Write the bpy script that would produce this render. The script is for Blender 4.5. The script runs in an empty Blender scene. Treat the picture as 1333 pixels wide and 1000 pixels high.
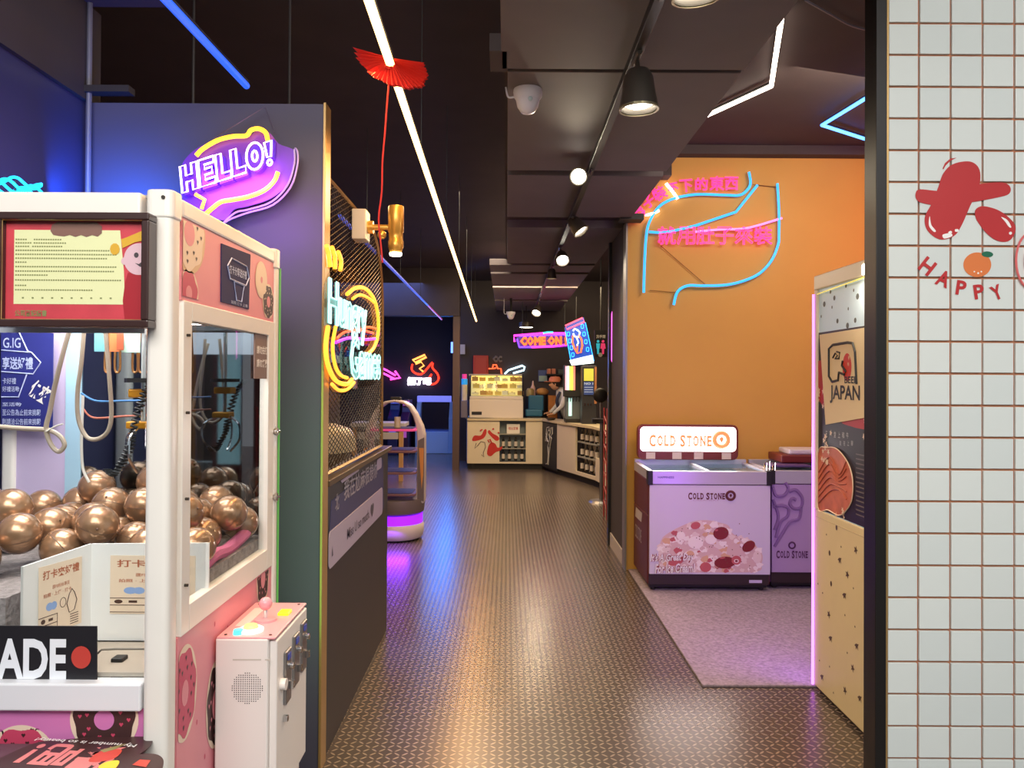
import bpy, bmesh, math, random
from mathutils import Matrix, Vector
random.seed(7)
SC = bpy.context.scene
COL = SC.collection
R = math.radians
PI = math.pi

def lin(c):
    return tuple(((v/255)/12.92 if v/255 <= .04045 else ((v/255+.055)/1.055)**2.4) for v in c)

# ---------------------------------------------------------------- camera
CAMZ = 1.5
F = 1000.0
PITCH, ROLL = .0087, .006
YAW = 0.0
CX, CY = 660.0, 486.3
fw = Vector((0, math.cos(PITCH), math.sin(PITCH)))
up0 = Vector((0, -math.sin(PITCH), math.cos(PITCH)))
rt0 = Vector((1, 0, 0))
# picture content turned clockwise by ROLL
rt = rt0*math.cos(ROLL) + up0*math.sin(ROLL)
up = up0*math.cos(ROLL) - rt0*math.sin(ROLL)
cam_d = bpy.data.cameras.new('camera')
cam = bpy.data.objects.new('camera', cam_d)
COL.objects.link(cam)
m = Matrix(((rt.x, up.x, -fw.x), (rt.y, up.y, -fw.y), (rt.z, up.z, -fw.z))).to_4x4()
m.translation = Vector((0, 0, CAMZ))
cam.matrix_world = m
cam_d.sensor_width = 36
cam_d.lens = 36*F/1333
cam_d.shift_x = (666.5-CX)/1333
cam_d.shift_y = (CY-500)/1333
cam_d.clip_start = .05
SC.camera = cam

def ray(px, py):
    return fw + rt*((px-CX)/F) - up*((py-CY)/F)
def atY(px, py, Y):
    d = ray(px, py); return d*(Y/d.y) + Vector((0, 0, CAMZ))
def atX(px, py, X):
    d = ray(px, py); return d*(X/d.x) + Vector((0, 0, CAMZ))
def atZ(px, py, Z):
    d = ray(px, py); return d*((Z-CAMZ)/d.z) + Vector((0, 0, CAMZ))
def fy(Y, pts): return [(lambda v: (v.x, v.z))(atY(a, b, Y)) for a, b in pts]
def fr(X, pts): return [(lambda v: (v.y, v.z))(atX(a, b, X)) for a, b in pts]
def fl(X, pts): return [(lambda v: (-v.y, v.z))(atX(a, b, X)) for a, b in pts]

# ---------------------------------------------------------------- light of the place
SC.view_settings.view_transform = 'Standard'
SC.view_settings.look = 'None'
SC.view_settings.exposure = 0.12
SC.view_settings.gamma = 1.0
SC.view_settings.use_curve_mapping = False
W = bpy.data.worlds.new('world'); SC.world = W; W.use_nodes = True
bg = W.node_tree.nodes['Background']
bg.inputs[0].default_value = (*lin((225, 236, 245)), 1)
bg.inputs[1].default_value = .75
try:
    SC.cycles.use_denoising = True
    SC.cycles.max_bounces = 8
    SC.cycles.sample_clamp_indirect = 4
    SC.cycles.caustics_reflective = False
    SC.cycles.caustics_refractive = False
except Exception:
    pass

def area(name, loc, size, energy, color, aim=(0, 0, -1), spread=180, roll=0.0):
    d = bpy.data.lights.new(name, 'AREA'); d.shape = 'RECTANGLE'; d.size, d.size_y = size
    d.energy = energy; d.color = lin(color); d.spread = R(spread)
    o = bpy.data.objects.new(name, d); COL.objects.link(o); o.location = loc
    q = Vector(aim).to_track_quat('-Z', 'Y'); o.rotation_euler = q.to_euler()
    if roll: o.rotation_euler = (q.to_matrix() @ Matrix.Rotation(roll, 3, 'Z')).to_euler()
    return o
def spot(name, loc, energy, color, aim, ang=90, rad=.04, blend=.6):
    d = bpy.data.lights.new(name, 'SPOT'); d.energy = energy; d.color = lin(color)
    d.spot_size = R(ang); d.spot_blend = blend; d.shadow_soft_size = rad
    o = bpy.data.objects.new(name, d); COL.objects.link(o); o.location = loc
    o.rotation_euler = Vector(aim).to_track_quat('-Z', 'Y').to_euler()
    return o

# fill light added behind and above the viewer, brightening the front surfaces
area('entrance_fill_light', (.3, -.3, 3.25), (3.6, 1.6), 175, (255, 250, 244), (0, .8, -.6))
# area lights of the hall, bar, corners and game room
area('hall_lamp_light', (-.1, 8.2, 3.2), (.8, 3.5), 80, (255, 232, 200))
area('bar_lamp_light', (.6, 10.6, 2.9), (1.8, 1.6), 150, (255, 226, 180), (.05, .35, -1))
area('ice_corner_lamp_light', (2.2, 4.5, 3.2), (1.0, 1.0), 36, (255, 232, 208), (-.25, .8, -.8))
area('game_room_lamp_light', (-2.4, 13.0, 3.1), (2.0, 2.0), 70, (120, 150, 255))
area('game_room_blue_lamp_light', (-1.15, 14.6, 2.0), (.3, 1.6), 42, (40, 130, 255), (-.4, -.6, -.5))
area('pink_machine_light', (3.3, 4.9, 2.7), (.3, .8), 7, (255, 90, 120), (-.15, 1, .12))
area('alcove_blue_lamp_light', (-1.25, 2.45, 2.02), (.5, .3), 1.0, (60, 90, 255), (-.6, .35, .6))

# ---------------------------------------------------------------- materials
MC = {}
def M(name, rgb=(200, 200, 200), rough=.5, metal=0.0, emit=None, var=0.0, scale=8.0, bump=0.0, spec=.5, coat=0.0, alpha=1.0):
    if name in MC: return MC[name]
    mt = bpy.data.materials.new(name); mt.use_nodes = True
    nt = mt.node_tree; b = nt.nodes['Principled BSDF']
    c = (*lin(rgb), 1)
    b.inputs['Base Color'].default_value = c
    b.inputs['Roughness'].default_value = rough
    b.inputs['Metallic'].default_value = metal
    b.inputs['Specular IOR Level'].default_value = spec
    b.inputs['Coat Weight'].default_value = coat
    b.inputs['Alpha'].default_value = alpha
    if emit:
        b.inputs['Emission Color'].default_value = (*lin(emit[0]), 1)
        b.inputs['Emission Strength'].default_value = emit[1]
    if var or bump:
        tc = nt.nodes.new('ShaderNodeTexCoord'); nz = nt.nodes.new('ShaderNodeTexNoise')
        nz.inputs['Scale'].default_value = scale; nz.inputs['Detail'].default_value = 5
        nt.links.new(tc.outputs['Object'], nz.inputs['Vector'])
        if var:
            rp = nt.nodes.new('ShaderNodeMapRange')
            rp.inputs['From Min'].default_value = .25; rp.inputs['From Max'].default_value = .75
            rp.inputs['To Min'].default_value = 1-var; rp.inputs['To Max'].default_value = 1+var
            hs = nt.nodes.new('ShaderNodeHueSaturation'); hs.inputs['Color'].default_value = c
            nt.links.new(nz.outputs['Fac'], rp.inputs['Value']); nt.links.new(rp.outputs['Result'], hs.inputs['Value'])
            nt.links.new(hs.outputs['Color'], b.inputs['Base Color'])
        if bump:
            bp = nt.nodes.new('ShaderNodeBump'); bp.inputs['Strength'].default_value = bump; bp.inputs['Distance'].default_value = .01
            nt.links.new(nz.outputs['Fac'], bp.inputs['Height']); nt.links.new(bp.outputs['Normal'], b.inputs['Normal'])
    MC[name] = mt
    return mt
def NEON(name, rgb=(0, 0, 0), s=1): return M('neon_'+name, rgb, .4, emit=(rgb, s))
def glass(name, tint=(245, 250, 252), refl=.5):
    if name in MC: return MC[name]
    mt = bpy.data.materials.new(name); mt.use_nodes = True; nt = mt.node_tree
    nt.nodes.remove(nt.nodes['Principled BSDF']); out = nt.nodes['Material Output']
    tr = nt.nodes.new('ShaderNodeBsdfTransparent'); tr.inputs[0].default_value = (*lin(tint), 1)
    gl = nt.nodes.new('ShaderNodeBsdfGlossy'); gl.inputs['Roughness'].default_value = .02
    fr_ = nt.nodes.new('ShaderNodeFresnel'); fr_.inputs[0].default_value = 1.45
    mu = nt.nodes.new('ShaderNodeMath'); mu.operation = 'MULTIPLY'; mu.inputs[1].default_value = refl
    mx = nt.nodes.new('ShaderNodeMixShader')
    gm = nt.nodes.new('ShaderNodeNewGeometry'); iv = nt.nodes.new('ShaderNodeMath'); iv.operation = 'SUBTRACT'; iv.inputs[0].default_value = 1
    nt.links.new(gm.outputs['Backfacing'], iv.inputs[1]); m2 = nt.nodes.new('ShaderNodeMath'); m2.operation = 'MULTIPLY'
    nt.links.new(fr_.outputs[0], mu.inputs[0]); nt.links.new(mu.outputs[0], m2.inputs[0]); nt.links.new(iv.outputs[0], m2.inputs[1]); nt.links.new(m2.outputs[0], mx.inputs[0])
    nt.links.new(tr.outputs[0], mx.inputs[1]); nt.links.new(gl.outputs[0], mx.inputs[2]); nt.links.new(mx.outputs[0], out.inputs[0])
    MC[name] = mt; return mt

WHITE = M('white_enamel', (232, 232, 228), .35, var=.03)
BLACK = M('black_paint', (28, 27, 28), .5)
DARK = M('dark_ceiling_paint', (72, 62, 62), .8, var=.1, scale=3)
CHROME = M('chrome', (210, 210, 212), .18, 1.0)
STEEL = M('brushed_steel', (165, 165, 168), .35, 1.0)

# ---------------------------------------------------------------- mesh builder
I4 = Matrix.Identity(4)
def PF(Y=0): return Matrix(((1, 0, 0, 0), (0, 0, -1, Y), (0, 1, 0, 0), (0, 0, 0, 1)))      # (x, z, towards viewer)
def PR(X=0): return Matrix(((0, 0, 1, X), (1, 0, 0, 0), (0, 1, 0, 0), (0, 0, 0, 1)))       # face looking to +x: (y, z, out)
def PL(X=0): return Matrix(((0, 0, -1, X), (-1, 0, 0, 0), (0, 1, 0, 0), (0, 0, 0, 1)))     # face looking to -x: (-y, z, out)
def PZ(z=0): return Matrix.Translation((0, 0, z))

def smooth(pts, n=6, closed=False):
    P = [Vector(p) for p in pts]; out = []; L = len(P)
    rng = range(L if closed else L-1)
    for i in rng:
        if closed: a, b, c, d = P[(i-1) % L], P[i], P[(i+1) % L], P[(i+2) % L]
        else: a, b, c, d = P[max(i-1, 0)], P[i], P[i+1], P[min(i+2, L-1)]
        for k in range(n):
            t = k/n
            out.append(.5*((2*b)+(c-a)*t+(2*a-5*b+4*c-d)*t*t+(3*b-a-3*c+d)*t**3))
    if not closed: out.append(P[-1])
    return out
def ell(cx, cy, rx, ry=None, n=24, a0=0, a1=360, rot=0):
    ry = rx if ry is None else ry; full = abs(a1-a0) >= 360; k = n if full else n+1
    out = []
    for i in range(k):
        a = R(a0+(a1-a0)*i/n); x, y = rx*math.cos(a), ry*math.sin(a); c, s = math.cos(R(rot)), math.sin(R(rot))
        out.append((cx+x*c-y*s, cy+x*s+y*c))
    return out
def rrect(x0, y0, x1, y1, r, n=4):
    o = []
    for cx, cy, a in ((x1-r, y1-r, 0), (x0+r, y1-r, 90), (x0+r, y0+r, 180), (x1-r, y0+r, 270)):
        o += [(cx+r*math.cos(R(a+90*i/n)), cy+r*math.sin(R(a+90*i/n))) for i in range(n+1)]
    return o

def text_geo(s, bevel=0, off=0.0, shear=0.0, res=3):
    cu = bpy.data.curves.new('t', 'FONT'); cu.body = s; cu.size = 1; cu.resolution_u = res
    cu.offset = off; cu.shear = shear; cu.align_x = 'LEFT'
    if bevel:
        cu.fill_mode = 'NONE'; cu.bevel_depth = bevel; cu.bevel_resolution = 1
    o = bpy.data.objects.new('t', cu); COL.objects.link(o)
    dg = bpy.context.evaluated_depsgraph_get(); dg.update()
    me = bpy.data.meshes.new_from_object(o.evaluated_get(dg))
    vs = [tuple(v.co) for v in me.vertices]; fs = [tuple(p.vertices) for p in me.polygons]
    bpy.data.objects.remove(o); bpy.data.curves.remove(cu); bpy.data.meshes.remove(me)
    return vs, fs

class MB:
    def __init__(s, Mx=I4): s.v = []; s.f = []; s.m = []; s.M = Mx; s.i = 0
    def add(s, vs, fs):
        n = len(s.v); s.v += [s.M @ Vector(v) for v in vs]
        s.f += [tuple(n+k for k in f) for f in fs]; s.m += [s.i]*len(fs); return s
    def box(s, x0, x1, y0, y1, z0, z1):
        return s.add([(x, y, z) for z in (z0, z1) for y in (y0, y1) for x in (x0, x1)],
                     [(0, 2, 3, 1), (4, 5, 7, 6), (0, 1, 5, 4), (2, 6, 7, 3), (0, 4, 6, 2), (1, 3, 7, 5)])
    def prism(s, pts, d0, d1):
        n = len(pts); vs = [(a, b, d0) for a, b in pts]+[(a, b, d1) for a, b in pts]
        fs = [tuple(range(n))[::-1], tuple(range(n, 2*n))]+[(i, (i+1) % n, n+(i+1) % n, n+i) for i in range(n)]
        return s.add(vs, fs)
    def flat(s, pts, d=0.0):
        return s.add([(a, b, d) for a, b in pts], [tuple(range(len(pts)))])
    def tube(s, path, r, n=6, closed=False, caps=True):
        P = [Vector(p) if len(p) == 3 else Vector((p[0], p[1], 0)) for p in path]; L = len(P)
        if L < 2: return s
        rs = r if isinstance(r, (list, tuple)) else [r]*L; vs = []; prev = None
        for i in range(L):
            t = (P[(i+1) % L]-P[i-1]) if closed else (P[min(i+1, L-1)]-P[max(i-1, 0)])
            t = t.normalized() if t.length > 1e-9 else Vector((0, 0, 1))
            if prev is None:
                a = Vector((0, 0, 1)) if abs(t.z) < .9 else Vector((1, 0, 0)); u = t.cross(a).normalized()
            else:
                u = prev-t*prev.dot(t); u = u.normalized() if u.length > 1e-6 else t.orthogonal().normalized()
            prev = u; w = t.cross(u)
            vs += [tuple(P[i]+(u*math.cos(2*PI*k/n)+w*math.sin(2*PI*k/n))*rs[i]) for k in range(n)]
        fs = []
        for i in range(L if closed else L-1):
            j = (i+1) % L
            fs += [(i*n+k, i*n+(k+1) % n, j*n+(k+1) % n, j*n+k) for k in range(n)]
        if not closed and caps: fs += [tuple(range(n))[::-1], tuple((L-1)*n+k for k in range(n))]
        return s.add(vs, fs)
    def lathe(s, prof, c=(0, 0, 0), n=24, axis='z'):
        vs = []; k = len(prof)
        for i in range(n):
            a = 2*PI*i/n
            for r, h in prof:
                x, y = r*math.cos(a), r*math.sin(a)
                p = (x, y, h) if axis == 'z' else ((x, h, y) if axis == 'y' else (h, x, y))
                vs.append((c[0]+p[0], c[1]+p[1], c[2]+p[2]))
        fs = [(i*k+j, ((i+1) % n)*k+j, ((i+1) % n)*k+j+1, i*k+j+1) for i in range(n) for j in range(k-1)]
        return s.add(vs, fs)
    def cyl(s, c, r, h, n=20, axis='z'): return s.lathe([(0, 0), (r, 0), (r, h), (0, h)], c, n, axis)
    def ball(s, c, r, n=16, sq=(1, 1, 1)):
        vs = []; k = n//2
        for j in range(k+1):
            a = PI*j/k
            for i in range(n):
                b = 2*PI*i/n; vs.append((c[0]+r*sq[0]*math.sin(a)*math.cos(b), c[1]+r*sq[1]*math.sin(a)*math.sin(b), c[2]+r*sq[2]*math.cos(a)))
        return s.add(vs, [(j*n+i, (j+1)*n+i, (j+1)*n+(i+1) % n, j*n+(i+1) % n) for j in range(k) for i in range(n)])
    def text(s, t, x0, y0, x1, y1, d=0.0, tube=0, off=0.0, shear=0.0, rot=0.0, res=3):
        vs, fs = text_geo(t, off=off, shear=shear, res=res)
        if not vs: return s
        ax, bx = min(v[0] for v in vs), max(v[0] for v in vs); ay, by = min(v[1] for v in vs), max(v[1] for v in vs)
        sx, sy = (x1-x0)/(bx-ax), (y1-y0)/(by-ay)
        if tube:
            vs, fs = text_geo(t, bevel=tube/(.5*(sx+sy)), off=off, shear=shear, res=res)
        cx, cy = (x0+x1)/2, (y0+y1)/2; c, sn = math.cos(R(rot)), math.sin(R(rot)); out = []
        for v in vs:
            x = (v[0]-(ax+bx)/2)*sx; y = (v[1]-(ay+by)/2)*sy
            out.append((cx+x*c-y*sn, cy+x*sn+y*c, d+v[2]*.5*(sx+sy)))
        return s.add(out, fs)
    def build(s, name, mats, parent=None, local=False, bev=0, smooth_=False, label=None, kind=None, fixn=True):
        me = bpy.data.meshes.new(name)
        off = Vector((0, 0, 0))
        if parent is not None and not local:
            p = parent
            while p is not None: off += p.location; p = p.parent
        me.from_pydata([tuple(v-off) for v in s.v], [], s.f)
        mats = mats if isinstance(mats, (list, tuple)) else [mats]
        for q in mats: me.materials.append(q)
        if len(mats) > 1: me.polygons.foreach_set('material_index', s.m)
        if fixn and len(s.f) < 60000:
            b = bmesh.new(); b.from_mesh(me); bmesh.ops.recalc_face_normals(b, faces=b.faces); b.to_mesh(me); b.free()
        o = bpy.data.objects.new(name, me); COL.objects.link(o)
        if parent is not None: o.parent = parent
        if smooth_:
            me.polygons.foreach_set('use_smooth', [True]*len(me.polygons))
            try: me.set_sharp_from_angle(angle=R(42))
            except Exception: pass
        if bev:
            md = o.modifiers.new('bev', 'BEVEL'); md.width = bev; md.segments = 2; md.limit_method = 'ANGLE'
        if label: o['label'] = label
        if kind: o['kind'] = kind
        return o

def thing(name, label, cat, loc=(0, 0, 0), group=None):
    o = bpy.data.objects.new(name, None); COL.objects.link(o); o.location = loc; o.empty_display_size = .1
    o['label'] = label; o['category'] = cat
    if group: o['group'] = group
    return o
def tag(o, label, cat, group=None):
    o['label'] = label; o['category'] = cat
    if group: o['group'] = group
    return o
def struct(name, mb, mat, parent=None, **k):
    o = mb.build(name, mat, parent, **k)
    if parent is None: o['kind'] = 'structure'
    return o
def dup(root, loc, label=None, group=None):
    def cp(o, par):
        c = o.copy(); COL.objects.link(c); c.parent = par
        for ch in [x for x in o.children]: cp(ch, c)
        return c
    r = cp(root, None); r.location = loc
    if label: r['label'] = label
    if group: r['group'] = group
    return r
# ================================================================ floor material
def floor_mat():
    mt = bpy.data.materials.new('tread_plate'); mt.use_nodes = True; nt = mt.node_tree; b = nt.nodes['Principled BSDF']
    N = nt.nodes; Lk = nt.links.new
    def mth(op, a, c=None, d=None):
        n = N.new('ShaderNodeMath'); n.operation = op
        for i, v in enumerate((a, c, d)):
            if v is None: continue
            if isinstance(v, (int, float)): n.inputs[i].default_value = v
            else: Lk(v, n.inputs[i])
        return n.outputs[0]
    tc = N.new('ShaderNodeTexCoord'); sp = N.new('ShaderNodeSeparateXYZ'); Lk(tc.outputs['Object'], sp.inputs[0])
    P = .032
    u = mth('DIVIDE', sp.outputs[0], P); v = mth('DIVIDE', sp.outputs[1], P)
    cu = mth('SUBTRACT', mth('FRACT', u), .5); cv = mth('SUBTRACT', mth('FRACT', v), .5)
    par = mth('FLOORED_MODULO', mth('ADD', mth('FLOOR', u), mth('FLOOR', v)), 2)
    sg = mth('SUBTRACT', mth('MULTIPLY', par, 2), 1); sv = mth('MULTIPLY', sg, cv)
    a = mth('DIVIDE', mth('ADD', cu, sv), .72); c = mth('DIVIDE', mth('SUBTRACT', cu, sv), .2)
    rr = mth('ADD', mth('MULTIPLY', a, a), mth('MULTIPLY', c, c))
    mk = N.new('ShaderNodeMapRange'); mk.interpolation_type = 'SMOOTHSTEP'; Lk(rr, mk.inputs[0])
    mk.inputs[1].default_value = 1.15; mk.inputs[2].default_value = .55; mk.inputs[3].default_value = 0; mk.inputs[4].default_value = 1
    nz = N.new('ShaderNodeTexNoise'); nz.inputs['Scale'].default_value = 1.6; nz.inputs['Detail'].default_value = 6; Lk(tc.outputs['Object'], nz.inputs['Vector'])
    mx = N.new('ShaderNodeMix'); mx.data_type = 'RGBA'; Lk(mk.outputs[0], mx.inputs[0])
    mx.inputs[6].default_value = (*lin((88, 78, 70)), 1); mx.inputs[7].default_value = (*lin((164, 146, 128)), 1)  # lighter bar colour paints in the glints on the raised tread
    Lk(mx.outputs[2], b.inputs['Base Color'])
    rg = N.new('ShaderNodeMapRange'); Lk(nz.outputs['Fac'], rg.inputs[0]); rg.inputs[3].default_value = .25; rg.inputs[4].default_value = .31
    b.inputs['Roughness'].default_value = .27
    b.inputs['Metallic'].default_value = .35
    bp = N.new('ShaderNodeBump'); bp.inputs['Strength'].default_value = .25; bp.inputs['Distance'].default_value = .0015
    Lk(mk.outputs[0], bp.inputs['Height']); Lk(bp.outputs['Normal'], b.inputs['Normal'])
    return mt
struct('floor', MB().box(-5.2, 5, -2.5, 17, -.1, 0), floor_mat())
PAVE = M('pavement_concrete', (120, 118, 114), .8, var=.1)
struct('pavement', MB().box(-12, 12, -9, -2.5, -.12, -.02), PAVE)

# ================================================================ shell
struct('ceiling', MB().box(-5.2, 5, .2, 17, 3.35, 3.5), DARK)
NAVY = M('navy_wall_paint', (62, 62, 100), .6, var=.04, scale=3)
DWALL = M('charcoal_wall_paint', (66, 58, 61), .65, var=.08, scale=2)
BLUED = M('dark_blue_wall_paint', (30, 30, 52), .6)
struct('wall_alcove', MB().box(-1.75, -1.63, 1.2, 3.02, 0, 2.56), NAVY)
struct('beam_alcove_edge', MB().box(-1.85, -1.61, .5, 3.02, 2.56, 2.93), DARK)
struct('wall_far', MB().box(-.9, 3.2, 14.3, 14.4, 0, 3.35), DWALL)
struct('wall_game_room', MB().box(-5.2, -.7, 16.4, 16.5, 0, 3.35), BLUED)
struct('wall_left', MB().box(-5.2, -5.1, 3.0, 16.4, 0, 3.35), BLUED)
struct('wall_entrance_left', MB().box(-5.2, -1.75, 2.95, 3.02, 0, 3.35), BLUED)
struct('wall_right', MB().box(3.6, 3.7, 2.4, 14.4, 0, 3.35), M('rose_wall_paint', (120, 70, 62), .7))
YEL = M('ochre_wall_paint', (208, 156, 70), .6, var=.03, scale=3)
yw = struct('wall_ochre', MB().box(.952, 3.6, 6.1, 6.22, 0, 3.35), YEL)
struct('wall_hall_side', MB().box(.955, 1.06, 6.22, 7.02, .12, 2.9), M('side_wall_grey', (70, 64, 62), .7))
struct('baseboard_hall_side', MB().box(.945, 1.06, 6.221, 7.0, 0, .12), M('pale_baseboard', (205, 198, 188), .5))
struct('trim_ochre', MB().box(.938, .952, 6.088, 6.222, 0, 2.76), M('edge_metal', (150, 146, 142), .4, .6))
struct('wall_black_panel', MB().box(.93, 1.9, 7.02, 7.1, 0, 2.9), M('black_laminate', (36, 36, 38), .35))
# partition that carries the hello sign
def part_mat():
    return M('partition_paint', (88, 84, 104), .55, var=.05, scale=2.5)
pw = struct('wall_partition', MB().box(-1.63, -.713, 2.952, 3.02, 0, 2.56), part_mat())
struct('trim_partition_edge', MB().box(-.713, -.702, 2.945, 3.03, 0, 2.565), M('gold_anodised', (196, 160, 104), .35, .6), bev=.002)
# low wall with ledge
LOWW = M('black_steel_panel', (44, 42, 46), .42, var=.05)
struct('wall_low_hall', MB().box(-.76, -.713, 3.031, 4.62, 0, 1.075), LOWW)
struct('sill_ledge', MB().box(-.80, -.695, 3.031, 4.66, 1.075, 1.1), M('bronze_sill', (120, 104, 84), .3, .7), bev=.003)
# post at the end of the hall
struct('column_hall_end', MB().box(-.9, -.79, 12.75, 12.9, 0, 3.35), M('brown_post', (92, 74, 70), .5))
struct('beam_game_room', MB().box(-5.1, -.79, 12.7, 12.95, 2.56, 3.35), DARK)
# grey lowered ceiling panels, one by one
GREYC = M('grey_ceiling_board', (112, 104, 106), .7, var=.06, scale=4)
soff = struct('ceiling_lowered', MB().box(-.02, .9, -.2, 13.9, 2.83, 2.9), DARK)
for i, (y0, y1, xl, z) in enumerate(((-.1, 1.5, -.03, 2.76), (1.53, 3.10, -.03, 2.76), (3.14, 4.62, -.005, 2.765), (4.72, 5.92, -.005, 2.76), (6.35, 8.3, -.005, 2.765), (8.42, 8.95, -.2, 2.762), (9.1, 10.3, -.2, 2.76), (10.45, 12.0, -.2, 2.762), (12.2, 13.9, -.2, 2.76))):
    MB().box(xl, .955, y0, y1, z, z+.07).build('ceiling_panel', GREYC, soff, bev=.004)
MB().box(-.075, -.005, 2.93, 3.13, 2.76, 2.83).build('bracket', DARK, soff, bev=.003)
# cross beams over the hall
# alcove beams and duct
struct('beam_alcove', MB().box(-1.85, -1.30, .5, 2.95, 2.93, 3.35), M('alcove_beam_paint', (78, 72, 86), .7))
struct('trim_alcove_step', MB().box(-1.28, -.98, .5, 2.8, 3.16, 3.35), M('alcove_beam_paint'))
struct('trim_alcove_panel', MB().box(-1.62, -1.44, 2.90, 2.95, 2.585, 2.61), M('dim_rod', (60, 54, 54), .5))
# step boxes above the ochre wall
struct('trim_ceiling_step', MB().box(.955, 1.27, 5.95, 6.1, 3.10, 3.35), DARK)
struct('beam_ice_corner', MB().box(.95, 3.6, 5.99, 6.1, 3.28, 3.35), DARK)

# ================================================================ tiled pillar
TX0, TY = 1.190, 2.4
struct('column_tiled', MB().box(TX0, 1.886, TY+.006, TY+.075, 0, 3.35), M('terracotta_grout', (182, 120, 88), .8))
col = bpy.data.objects['column_tiled']
tmats = [M('tile_glaze_%s' % 'abc'[k], c, .22, var=.015) for k, c in enumerate(((222, 228, 224), (218, 225, 222), (224, 230, 226)))]
P_ = .0998; g = .0035
zl = atY(1237, 320.4, TY).z; xl = atY(1195.5, 320, TY).x
tm = {}
def tile(x0, x1, z0, z1):
    w, h = round(x1-x0, 4), round(z1-z0, 4); k = (w, h, random.randrange(3))
    if k not in tm:
        o = MB().box(0, w, -.003, .0065, 0, h).build('tile', tmats[k[2]], col, local=True, bev=.0014)
        tm[k] = o.data; o.location = (x0, TY, z0)
    else:
        o = bpy.data.objects.new('tile', tm[k]); COL.objects.link(o); o.parent = col; o.location = (x0, TY, z0)
        md = o.modifiers.new('bev', 'BEVEL'); md.width = .0014; md.segments = 2
    o.location.y += random.uniform(-.0005, .0005)
zs = [zl+P_*k for k in range(-16, 20)]
zs = [0.0]+[z for z in zs if .01 < z < 3.34]+[3.35]
xs = [TX0]+[xl+P_*k for k in range(0, 7)]
for i in range(len(xs)-1):
    for j in range(len(zs)-1):
        tile(xs[i]+(g if i else .001), xs[i+1]-g, zs[j]+g, zs[j+1]-g)
struct('trim_jamb', MB().box(1.150, 1.184, 2.395, 2.475, 0, 3.35), M('black_aluminium', (34, 31, 30), .4, .3), bev=.002)
struct('trim_jamb_gold', MB().box(1.184, 1.190, 2.397, 2.45, 0, 3.35), M('gold_anodised'))
# festive stickers on the tiles
TD = .0045
def sticker(name, label, cat, shapes, group=None):
    """shapes: list of (material, points in metres on the tile face)"""
    mb = MB(PF(TY)); ms = []
    for k, (mt, pts) in enumerate(shapes):
        if mt not in ms: ms.append(mt)
        mb.i = ms.index(mt); mb.prism(pts, TD+.0002*k, TD+.0006+.0002*k)
    o = mb.build(name, ms); return tag(o, label, cat, group)
RED = M('red_vinyl', (190, 44, 46), .35, var=.03)
GLINT = M('white_vinyl', (250, 248, 244), .4)
def sm2(pts, n=6): return [(v.x, v.y) for v in smooth([(a, b, 0) for a, b in pts], n, True)]
q = lambda pts: sm2(fy(TY, pts))
sticker('festive_sticker', 'large red cartoon character shaped like a blobby star on the white tiles', 'sticker', [
    (RED, q([(1240, 214), (1262, 211), (1274, 222), (1273, 245), (1262, 268), (1250, 295), (1240, 308), (1222, 312), (1206, 300), (1203, 283), (1212, 265), (1220, 245), (1227, 226)])),
    (RED, q([(1191, 252), (1197, 247), (1225, 249), (1260, 242), (1300, 238), (1313, 243), (1312, 253), (1295, 258), (1262, 264), (1225, 268), (1200, 265), (1192, 260)])),
    (GLINT, q([(1209, 282), (1211, 293), (1217, 301), (1214, 302), (1208, 294)])),
    (GLINT, q([(1226, 306), (1236, 304), (1238, 308), (1228, 311)])), (GLINT, q([(1242, 299), (1246, 299), (1246, 302), (1242, 302)])), (GLINT, q([(1233, 303), (1236, 301), (1238, 303), (1235, 305)]))])
sticker('festive_sticker', 'small red oval balloon sticker beside the large red character', 'sticker', [
    (RED, q([(1270, 272), (1280, 269), (1300, 275), (1318, 290), (1320, 303), (1312, 314), (1298, 314), (1284, 305), (1272, 290), (1268, 280)])),
    (GLINT, q([(1302, 283), (1310, 287), (1315, 296), (1312, 296), (1307, 289)])), (GLINT, q(ell(1314, 304, 2, n=8)))])
sticker('festive_sticker', 'thin red curved dash above the large red character', 'sticker', [
    (RED, fy(TY, [(1226, 220), (1229, 213), (1236, 207), (1244, 206), (1236, 210), (1230, 216), (1227, 221)]))])
sticker('orange_sticker', 'orange fruit sticker with green leaf above the word HAPPY', 'sticker', [
    (M('orange_vinyl', (226, 124, 62), .4), q(ell(1271, 345, 18, 16, 14))),
    (M('leaf_vinyl', (20, 104, 74), .4), q(ell(1284, 331.5, 7.5, 3.8, 10, rot=3))), (GLINT, fy(TY, ell(1272, 356, 1.3, n=6))), (GLINT, fy(TY, ell(1267, 354, 1.1, n=6))), (GLINT, fy(TY, ell(1276, 354, 1.1, n=6)))])
mb = MB(PF(TY))
for ch, x, y, w, h, r_ in (('H', 1206, 347, 17, 21, -38), ('A', 1227, 363, 17, 21, -22), ('P', 1250, 375, 13, 19, -8), ('P', 1273, 380, 13, 19, 8), ('Y', 1296, 381, 14, 19, 22)):
    (a, b), = fy(TY, [(x, y)]); w *= .0024; h *= .0024
    mb.text(ch, a-w/2, b-h/2, a+w/2, b+h/2, d=TD+.001, off=.03, rot=r_)
tag(mb.build('happy_lettering', RED), 'red arched word HAPPY in rounded letters on the tiles', 'lettering')
mb = MB(PF(TY)); (a, b), = fy(TY, [(1342, 340)])
mb.tube([(x, y, TD+.004) for x, y in ell(a, b, .052, .09, 28)], .0035, 6, True)
mb.tube([(x, y, TD+.004) for x, y in ell(a+.012, b, .036, .07, 28)], .0025, 6, True)
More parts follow.
